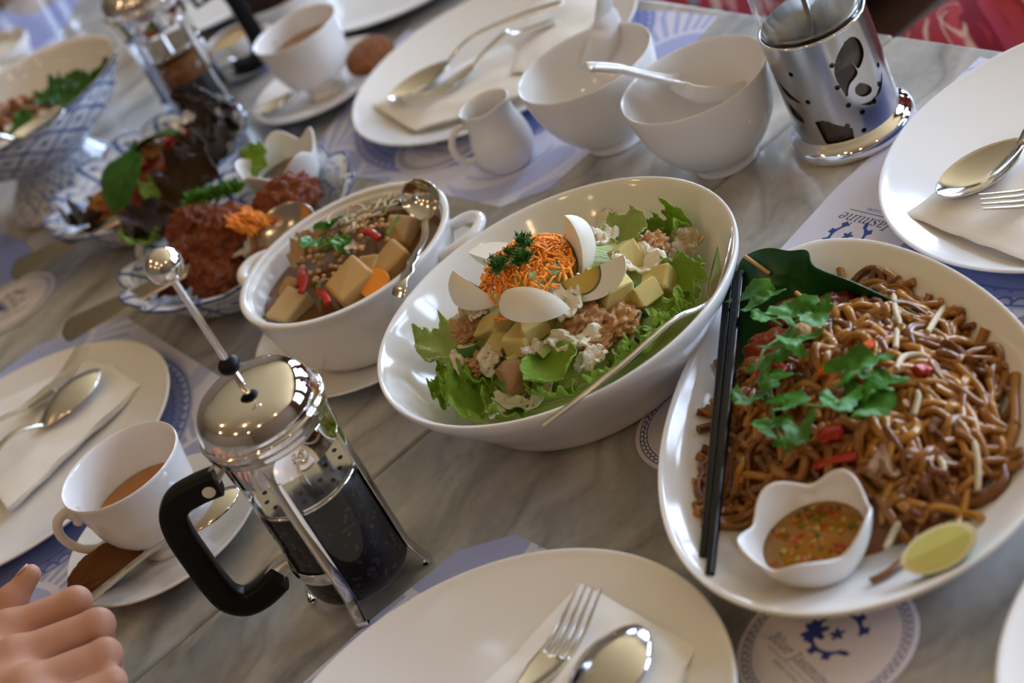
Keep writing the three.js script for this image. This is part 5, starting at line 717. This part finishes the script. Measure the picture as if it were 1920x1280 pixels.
// ---------------------------------------------------------------- basil-topped dish
{
  seed(44); const c = D2, hD = (x, z) => { const d = Math.hypot(x - c.x, z - c.z); return 0.03 + 0.035 * Math.exp(-Math.pow(d / 0.06, 2.4)); };
  const red = mat(rgb(0.30, 0.05, 0.015), 0.22), gold = mat(rgb(0.34, 0.14, 0.03), 0.4);
  const pl = (name, label, cat, geo, m, x, y, lift, rot, group) => { const p = onMound(x, y, hD), o = solo(name, geo, m, label, cat, p, group); o.position.y += lift; o.rotation.set(...rot); return o; };
  pl('fried_fish', 'sauce-coated fried fish under the basil leaves', 'fish', blob(0.06, 0.024, 0.04, 0.16, 2, 3, 8), red, 285, 330, -0.012, [0, 0.4, 0]);
  pl('fried_fish', 'golden crisp fried fish end at the scalloped rim', 'fish', blob(0.03, 0.016, 0.022, 0.22, 2.4, 8, 7), gold, 215, 385, 0.0, [0, 0.4, 0]);
  pl('fried_fish', 'golden crisp fish flake near the wooden-coloured spoon handle', 'fish', blob(0.022, 0.012, 0.018, 0.24, 2.4, 12, 6), gold, 235, 408, 0.0, [0, 1, 0]);
  [[300, 312], [320, 300], [285, 330], [345, 275], [355, 290], [375, 262], [400, 268], [330, 280], [265, 350], [280, 305]].forEach(([x, y], i) => pl('pepper_piece', 'glossy red pepper piece on the basil-topped dish', 'pepper', chunk(rnd(0.012, 0.02), 0.007, rnd(0.008, 0.014), 0.002, 0.003, i * 5), i % 3 ? M.redPepper : M.orangePepper, x, y, 0.012, [rnd(-0.6, 0.6), rnd(0, 3), rnd(-0.5, 0.5)], 'red pepper pieces on the basil dish'));
  const bl = (label, x, y, tx, ty, L, W, lift, drop = lift) => { const a = P(x, y, lift), b = P(tx, ty, drop); const m = solo('basil_leaf', sheet(24, 14, (u, v) => { const k = v * 2 - 1, w = W / 2 * Math.pow(Math.sin(Math.PI * Math.min(1, 0.03 + u * 0.96)), 0.75); return [u * L, 0.25 * L * Math.sin(Math.PI * u) * 0.6 - Math.abs(k) * -0.12 * W + 0.02 * W * noise(u * 6, k * 3, x), k * w]; }, 0.0006), M.basil, label, 'herb', a); lay(m, a, b, -0.35); return m; };
  bl('broad basil leaf hanging down toward the fried fish end', 264, 288, 226, 388, 0.062, 0.046, 0.085, 0.055); bl('long basil leaf lying back toward the red peppers', 258, 288, 345, 256, 0.05, 0.036, 0.078); bl('small basil leaf at the top of the sprig', 258, 290, 228, 272, 0.022, 0.022, 0.078);
  seed(45); const g = strands(60, i => { const x = rnd(-0.018, 0.018), z = rnd(-0.014, 0.014), pts = []; for (let k = 0; k < 4; k++) pts.push(V3(x + rnd(-0.006, 0.006), rnd(0, 0.008), z + rnd(-0.006, 0.006))); return pts; }, 0.0011, 12, 5); const q = onMound(290, 315, hD); solo('fried_ginger', g, mat(rgb(0.45, 0.22, 0.06), 0.5), 'golden fried ginger shreds between basil and red peppers', 'food', V3(q.x, q.y + 0.014, q.z)).userData.kind = 'stuff';
  const rl = (label, x, y, L, W, ry, rz, s, lift = 0.0) => { const p = onMound(x, y, hD), l = solo('lettuce_leaf', ruffled(L, W, { s, ruff: 0.26, freq: 2.4 }), M.lettuceRed, label, 'lettuce', p); l.position.y += lift; l.rotation.set(-0.3, ry, rz); };
  rl('dark red frilly lettuce leaf standing at the back end of the basil dish', 415, 300, 0.055, 0.08, 0.55, 0.9, 3, 0.01); rl('dark red lettuce leaf spilling toward the fried chicken', 370, 330, 0.05, 0.07, -0.7, 0.2, 7, 0.008); rl('dark red lettuce leaf beside the peppers', 400, 330, 0.05, 0.06, -1.2, 0.35, 11, 0.006); rl('purple-tipped lettuce leaf at the far edge beside the saucer', 445, 280, 0.04, 0.05, 0.3, 0.8, 16, 0.01);
  rl('dark lettuce leaf under the golden fish end', 210, 415, 0.04, 0.05, 2.8, 0.1, 21, 0.004);
  spoon('serving_spoon', 'steel serving spoon with broad flat handle in the basil-topped dish', P(385, 345, 0.055), P(28, 515, 0.02), { bl: 0.07, bw: 0.05, depth: 0.012, hw: 0.0125, neck: 0.005, arch: 0.006, roll: -0.5, m: M.dullSteel });
}
// ---------------------------------------------------------------- casserole of tofu soup on its underplate
{
  const c = V3(-0.081, 0, -1.249);
  const u = solo('underplate', plateGeo, M.porcelain, 'white underplate beneath the two-handled casserole', 'plate', V3(-0.0835, 0.0004, -1.292)); u.scale.set(0.72, 0.8, 0.72); u.position.set(c.x - 0.001, 0.0004, c.z - 0.004);
  const t = thing('casserole', 'round white two-handled casserole of brown tofu soup', 'bowl', V3(c.x, 0.0062, c.z));
  part('casserole_body', revolve([[0.0002, 0.004], [0.052, 0.004], [0.055, 0.0], [0.06, 0.001], [0.074, 0.016], [0.082, 0.04], [0.086, 0.06], [0.0885, 0.066], [0.0888, 0.0685], [0.0865, 0.0692], [0.0838, 0.0685], [0.0825, 0.065], [0.0805, 0.064], [0.0785, 0.056], [0.076, 0.04], [0.068, 0.018], [0.05, 0.0085], [0.0002, 0.008]], 144, 130), M.porcelain, t);
  const ear = (a) => { const A = (r, y, d) => { const an = a + d; return V3(r * Math.cos(an), y, r * Math.sin(an)); }; part('handle', sweep([A(0.083, 0.052, -0.24), A(0.098, 0.056, -0.2), A(0.109, 0.058, -0.1), A(0.112, 0.0585, 0), A(0.109, 0.058, 0.1), A(0.098, 0.056, 0.2), A(0.083, 0.052, 0.24)], () => [0.0052, 0.0042], 40, 14), M.porcelain, t); };
  const hl = P(455, 505, 0.062), hr = P(868, 435, 0.062); ear(Math.atan2(hl.z - c.z, hl.x - c.x)); ear(Math.atan2(hr.z - c.z, hr.x - c.x));
  part('broth', revolve([[0.0002, 0.046], [0.074, 0.046], [0.0772, 0.05], [0.0002, 0.0502]], 96, 0), M.broth, t, 'brown broth');
  const Y = 0.056, hS = (x, z) => { const d = Math.hypot(x - c.x, z - c.z); return Y + 0.016 * Math.exp(-Math.pow(d / 0.05, 2)); };
  const pl = (name, label, cat, geo, m, x, y, lift, rot, group) => { const o = solo(name, geo, m, label, cat, onMound(x, y, hS), group); o.position.y += lift; o.rotation.set(...rot); return o; };
  seed(61);
  [[546, 580, 0.030, 0.018, 0.022, 1, 0.5], [662, 534, 0.034, 0.02, 0.024, 0, 0.3], [737, 494, 0.027, 0.022, 0.02, 0, 0.2], [752, 438, 0.027, 0.018, 0.02, 0, 0.9], [545, 545, 0.016, 0.012, 0.014, 0, 0.4], [690, 505, 0.018, 0.014, 0.018, 0, 1.0]].forEach(([x, y, w, h, d, k, r], i) => pl('tofu_cube', ['pale tofu cube at the casserole end nearest the ball knob', 'long tofu piece beside the red chilli strip', 'golden tofu cube touching the spoon handle', 'golden tofu cube next to the spoon bowl', 'small tofu piece behind the pale cube', 'tofu piece beneath the golden cube by the spoon'][i], 'tofu', chunk(w, h, d, 0.003, 0.002, i * 4.1), k ? M.tofuPale : M.tofu, x, y, 0.0, [0.3, r, 0.12]));
  [[575, 535, 0.4], [616, 572, 0.9], [625, 442, 0.3], [704, 456, 1.2], [582, 545, 0.2]].forEach(([x, y, r], i) => pl('chilli_strip', 'red chilli strip floating in the tofu soup', 'chilli', sweep([V3(-0.011, 0, 0), V3(0, 0.002, 0.001), V3(0.011, 0, -0.001)], () => [0.0032, 0.002, 2.5], 14, 8), M.redPepper, x, y, 0.008, [0, r + 0.8, 0.1], 'chilli strips in the soup'));
  pl('carrot_slice', 'orange carrot slice at the front of the tofu soup', 'carrot', new THREE.CylinderGeometry(0.012, 0.012, 0.004, 28), M.carrot, 708, 540, 0.004, [0.5, 0, 0.3]);
  [[640, 405, 770, 385], [610, 440, 660, 400], [585, 455, 640, 425], [690, 418, 730, 408]].forEach(([x, y, x2, y2], i) => { const a = onMound(x, y, hS), b = onMound(x2, y2, hS); a.y += 0.004; b.y += 0.004; solo('green_bean', sweep([V3(0, 0, 0), b.clone().sub(a).multiplyScalar(0.5).add(V3(0, 0.003, 0)), b.clone().sub(a)], round(0.0032), 20, 10), mat(rgb(0.06, 0.13, 0.02), 0.3), 'dark green bean in the tofu soup', 'bean', a, 'green beans in the soup'); });
  [[484, 597, 2.2], [752, 450, 0.6], [605, 555, 1.5]].forEach(([x, y, r], i) => { const m = pl('scallion_piece', 'green scallion piece in the tofu soup', 'herb', sweep([V3(-0.009, 0, 0), V3(0, 0.001, 0), V3(0.009, 0, 0)], () => [0.0022, 0.0012], 10, 8), M.stem, x, y, i === 1 ? 0.014 : 0.004, [0, r, 0.2], 'scallion pieces in the soup'); });
  [[575, 490, 0.03], [560, 510, 0.024], [600, 475, 0.022], [690, 470, 0.02], [625, 530, 0.016]].forEach(([x, y, w], i) => { pl('onion_piece', 'soft translucent onion piece in the tofu soup', 'onion', ruffled(w, w * 0.7, { s: i * 3 + 2, ruff: 0.2, freq: 2 }), mat(rgb(0.55, 0.36, 0.18), 0.3, { side: THREE.DoubleSide, transmission: 0.3 }), x, y, 0.004, [0, i, 0.2], 'onion pieces in the soup'); });
  seed(62); const pn = [], p0 = onMound(650, 470, hS); for (let i = 0; i < 90; i++) { const a = rnd(0, 6.28), r = 0.04 * Math.sqrt(rnd()), w = rnd(0.0012, 0.0026), g = blob(w, w * 0.8, w, 0.2, 2, i, 2); g.translate(r * Math.cos(a), rnd(0.004, 0.009) - r * 0.08, r * Math.sin(a)); pn.push(g); } solo('chopped_peanuts', mergeAll(pn), M.peanut, 'chopped peanuts scattered over the tofu soup', 'nuts', V3(p0.x, p0.y, p0.z)).userData.kind = 'stuff';
  const sg = strands(26, i => { const x = rnd(-0.012, 0.012), z = rnd(-0.01, 0.01), pts = []; let th = rnd(0, 6.28); for (let k = 0; k < 5; k++) { th += rnd(-0.5, 0.5); pts.push(V3(x + 0.006 * k * Math.cos(th), 0.006 + rnd(0, 0.006), z + 0.006 * k * Math.sin(th))); } return pts; }, 0.0012, 16, 6); const s0 = onMound(690, 430, hS); solo('glass_noodle_tuft', sg, M.sprout, 'tuft of pale noodle strands in the tofu soup', 'noodles', V3(s0.x, s0.y + 0.004, s0.z)).userData.kind = 'stuff';
  coriander('coriander sprig floating in the tofu soup', [[628, 462, 0.010], [650, 450, 0.008], [612, 488, 0.011], [640, 492, 0.010], [662, 492, 0.008]], [[[668, 498], [640, 478], [625, 465]], [[640, 478], [610, 490]]], (x, y) => { const p = onMound(x, y, hS); p.y += 0.008; return p; });
  tracedSpoon('ornate-handled steel spoon leaning in the tofu soup casserole', P(776, 336, 0.098), P(798, 412, 0.068), V3(-0.5, 0.5, 0.7), [[796, 445, 0.070], [778, 480, 0.076], [764, 512, 0.080], [752, 535, 0.0815], [747, 556, 0.076]].map(a => P(...a)), { bw: 0.034, depth: 0.009, w0: 0.003, w1: 0.0055, ornate: true });
}

// ---------------------------------------------------------------- people
// bones [a, b, ra, rb, k]: tapered capsules joined with a smooth minimum, meshed on a grid
function flesh(bones, cell, pad = 0.02) {
  const bb = new THREE.Box3(); bones.forEach(([a, b, ra, rb]) => { const r = Math.max(ra, rb) + pad; for (const p of [a, b]) { bb.expandByPoint(p.clone().addScalar(r)); bb.expandByPoint(p.clone().addScalar(-r)); } });
  const size = bb.getSize(V3(0, 0, 0)), S = Math.max(size.x, size.y, size.z) / 2 * 1.04, c = bb.getCenter(V3(0, 0, 0)), n = Math.min(190, Math.ceil(2 * S / cell)), mc = new MarchingCubes(n, M.skin, false, false, 600000);
  mc.isolation = 0; const h = n / 2, pre = bones.map(([a, b, ra, rb, k = 0.01]) => { const d = b.clone().sub(a); return [a.x, a.y, a.z, d.x, d.y, d.z, Math.max(1e-9, d.lengthSq()), ra, rb, k]; });
  for (let z = 0; z < n; z++) for (let y = 0; y < n; y++) for (let x = 0; x < n; x++) {
    const px = (x - h) / h * S + c.x, py = (y - h) / h * S + c.y, pz = (z - h) / h * S + c.z; let d = 1;
    for (const [ax, ay, az, dx, dy, dz, l2, ra, rb, k] of pre) { const ex = px - ax, ey = py - ay, ez = pz - az, t = Math.max(0, Math.min(1, (ex * dx + ey * dy + ez * dz) / l2)), qx = ex - dx * t, qy = ey - dy * t, qz = ez - dz * t, e = Math.sqrt(qx * qx + qy * qy + qz * qz) - (ra + (rb - ra) * t); const m = Math.max(k - Math.abs(d - e), 0) / k; d = Math.min(d, e) - m * m * k * 0.25; }
    mc.field[x + y * n + z * n * n] = -d;
  }
  mc.update(); const cnt = mc.count, pos = new Float32Array(cnt * 3), nor = new Float32Array(cnt * 3), uv = new Float32Array(cnt * 2);
  for (let i = 0; i < cnt; i++) { for (let j = 0; j < 3; j++) { pos[i * 3 + j] = mc.positionArray[i * 3 + j] * S + c.getComponent(j); nor[i * 3 + j] = mc.normalArray[i * 3 + j]; } uv[i * 2] = pos[i * 3] + pos[i * 3 + 2] * 0.6; uv[i * 2 + 1] = pos[i * 3 + 1] + pos[i * 3 + 2] * 0.5; }
  const g = new THREE.BufferGeometry(); g.setAttribute('position', new THREE.BufferAttribute(pos, 3)); g.setAttribute('normal', new THREE.BufferAttribute(nor, 3)); g.setAttribute('uv', new THREE.BufferAttribute(uv, 2)); return g;
}
{ // the hand resting by the saucer: closed fingers, thumb up
  const J = (x, y, h) => P(x, y, h), B = [], o = J(60, 1210, 0.05);
  const F = [[[18, 1180, 0.088], [143, 1128, 0.082], [150, 1168, 0.056], [108, 1190, 0.047], 0.0098], [[32, 1232, 0.092], [184, 1171, 0.084], [190, 1212, 0.056], [140, 1232, 0.046], 0.0103], [[58, 1284, 0.090], [198, 1226, 0.080], [204, 1264, 0.054], [155, 1282, 0.045], 0.0098], [[92, 1330, 0.085], [210, 1277, 0.073], [214, 1310, 0.050], [170, 1324, 0.043], 0.0086]];
  const wrist = J(-120, 1330, 0.085);
  F.forEach(([m, p, d, t, r], i) => { const a = J(...m), b = J(...p), c = J(...d), e = J(...t); B.push([wrist.clone().lerp(a, 0.15), a, 0.021, r * 1.3, 0.014]); B.push([a, b, r * 1.14, r * 0.98, 0.006]); B.push([b, c, r * 0.98, r * 0.86, 0.004]); B.push([c, e, r * 0.86, r * 0.74, 0.004]); });
  const th = [[-95, 1262, 0.075], [-28, 1178, 0.083], [22, 1126, 0.088], [58, 1076, 0.095]].map(q => J(...q)); B.push([wrist, th[0], 0.022, 0.018, 0.014], [th[0], th[1], 0.017, 0.0118, 0.012], [th[1], th[2], 0.0112, 0.0096, 0.006], [th[2], th[3], 0.0094, 0.0066, 0.005]);
  B.push([J(10, 1210, 0.072), J(90, 1310, 0.07), 0.016, 0.014, 0.012]);
  const el = J(-560, 1560, 0.06); B.push([wrist, el, 0.0255, 0.036, 0.02]);
  const bones = B.map(b => [b[0].clone().sub(o), b[1].clone().sub(o), b[2], b[3], b[4]]);
  const t = thing('person', 'person reaching in: bare closed hand and forearm beside the saucer with the oval cookie', 'person', o);
  part('hand_and_forearm', flesh(bones, 0.0026), M.skin, t);
  const tip = th[3].clone().sub(o), nd = th[3].clone().sub(th[2]).normalize(), ng = sheet(8, 8, (u, v) => { const k = v * 2 - 1; return [u * 0.010 - 0.004, 0.0010 - 0.0016 * k * k - 0.0012 * u * u, k * 0.0048 * Math.sqrt(Math.max(0.05, 1 - Math.pow(u * 2 - 1, 4)))]; }, 0.0005), nm = part('thumb_nail', ng, M.nail, t, 'pale thumbnail');
  const xx = nd, away = V3(-0.85, 0.5, -0.2), zz = new THREE.Vector3().crossVectors(xx, away).normalize(), yy = new THREE.Vector3().crossVectors(zz, xx); nm.quaternion.setFromRotationMatrix(new THREE.Matrix4().makeBasis(xx, yy, zz)); nm.position.copy(tip).addScaledVector(yy, 0.0066).addScaledVector(xx, -0.002);
}
const floralTex = canvas(512, 512, (c, w, h) => { seed(3); c.fillStyle = '#a83a48'; c.fillRect(0, 0, w, h); for (let i = 0; i < 240; i++) { c.fillStyle = ['#d8b9bd', '#7fa3b8', '#c24a5e', '#8c2740', '#cfc3b2', '#b9496a'][i % 6]; c.beginPath(); c.ellipse(rnd(0, w), rnd(0, h), rnd(6, 30), rnd(4, 14), rnd(0, 6), 0, 7); c.fill(); } c.strokeStyle = '#e0c9c6'; c.lineWidth = 3; for (let i = 0; i < 70; i++) { c.beginPath(); c.arc(rnd(0, w), rnd(0, h), rnd(8, 26), rnd(0, 3), rnd(3, 6)); c.stroke(); } });
const floral = mat(0xffffff, 0.85, { map: rep(floralTex, 3.2, 3.2) }), floral2 = mat(rgb(0.75, 0.7, 0.62), 0.85, { map: rep(floralTex, 4.5, 4.5) });
function guest(label, u, v, dressMat) { // seated, facing back along the table
  const pos = UV(u, FLOOR, v), t = thing('person', label, 'person', pos, TURN), W = (x, y, z) => V3(x, y, z); // local -x towards the table
  const skin = [[W(-0.02, 1.12, 0), W(0, 1.02, 0), 0.05, 0.055, 0.02], [W(-0.035, 1.24, 0), W(-0.02, 1.16, 0), 0.095, 0.075, 0.03], [W(-0.115, 1.205, 0), W(-0.13, 1.185, 0), 0.014, 0.017, 0.02]];
  for (const s of [-1, 1]) skin.push([W(0.0, 0.98, s * 0.17), W(-0.06, 0.72, s * 0.22), 0.05, 0.042, 0.02], [W(-0.06, 0.72, s * 0.22), W(-0.27, 0.66, s * 0.14), 0.04, 0.028, 0.02], [W(-0.27, 0.66, s * 0.14), W(-0.35, 0.655, s * 0.10), 0.03, 0.02, 0.02], [W(-0.42, 0.5, s * 0.11), W(-0.43, 0.1, s * 0.11), 0.055, 0.04, 0.02], [W(-0.43, 0.06, s * 0.11), W(-0.55, 0.03, s * 0.12), 0.035, 0.028, 0.02], [W(0, 0.98, s * 0.16), W(0, 1.03, 0), 0.045, 0.05, 0.03], [W(-0.03, 1.2, s * 0.093), W(-0.03, 1.18, s * 0.095), 0.014, 0.012, 0.01]);
  skin.push([W(0, 1.0, 0), W(0, 0.6, 0), 0.09, 0.11, 0.05]);
  const dress = [[W(0, 0.95, 0.09), W(0, 0.95, -0.09), 0.088, 0.088, 0.05], [W(0, 0.9, 0), W(0.01, 0.66, 0), 0.125, 0.12, 0.06], [W(0.01, 0.62, 0.08), W(0.01, 0.62, -0.08), 0.13, 0.13, 0.06]];
  for (const s of [-1, 1]) dress.push([W(0.0, 0.57, s * 0.1), W(-0.42, 0.55, s * 0.12), 0.105, 0.085, 0.06], [W(-0.42, 0.55, s * 0.12), W(-0.45, 0.36, s * 0.13), 0.085, 0.075, 0.05]);
  const body = part('body', flesh(skin, 0.015, 0.03), M.skinDark, t);
  part('dress', flesh(dress, 0.015, 0.03), dressMat, t, 'patterned dress');
  part('hair', blob(0.108, 0.115, 0.105, 0.06, 3, 4, 6).translate(0.012, 1.262, 0), mat(rgb(0.012, 0.008, 0.006), 0.5), t);
  for (const s of [-1, 1]) part('eye', new THREE.SphereGeometry(0.012, 16, 12).translate(-0.108, 1.235, s * 0.034), mat(rgb(0.6, 0.58, 0.55), 0.2), t);
  part('mouth', blob(0.006, 0.006, 0.022, 0, 1, 1, 3).translate(-0.112, 1.155, 0), mat(rgb(0.25, 0.07, 0.06), 0.4), t);
  const ch = thing('dining_chair', 'dark wooden chair under the guest ' + label.split(' wearing ')[1].split(' at ')[0].replace('a ', 'in the '), 'chair', pos, TURN); const wd = mat(rgb(0.05, 0.022, 0.01), 0.4);
  part('seat', new RoundedBoxGeometry(0.44, 0.04, 0.44, 3, 0.012).translate(-0.1, 0.43, 0), wd, ch); part('backrest', new RoundedBoxGeometry(0.035, 0.36, 0.42, 3, 0.012).translate(0.17, 0.78, 0), wd, ch); for (const x of [-0.29, 0.15]) for (const z of [-0.19, 0.19]) part('leg', new THREE.BoxGeometry(0.035, x > 0 ? 0.82 : 0.41, 0.035).translate(x + (x > 0 ? 0.02 : 0), x > 0 ? 0.41 : 0.205, z), wd, ch);
}
guest('seated guest wearing a red and pink floral dress at the table end', 1.42, -1.05, floral);
guest('seated guest wearing a muted brown floral dress at the table end', 1.42, -1.72, floral2);
renderer.render(scene, camera);
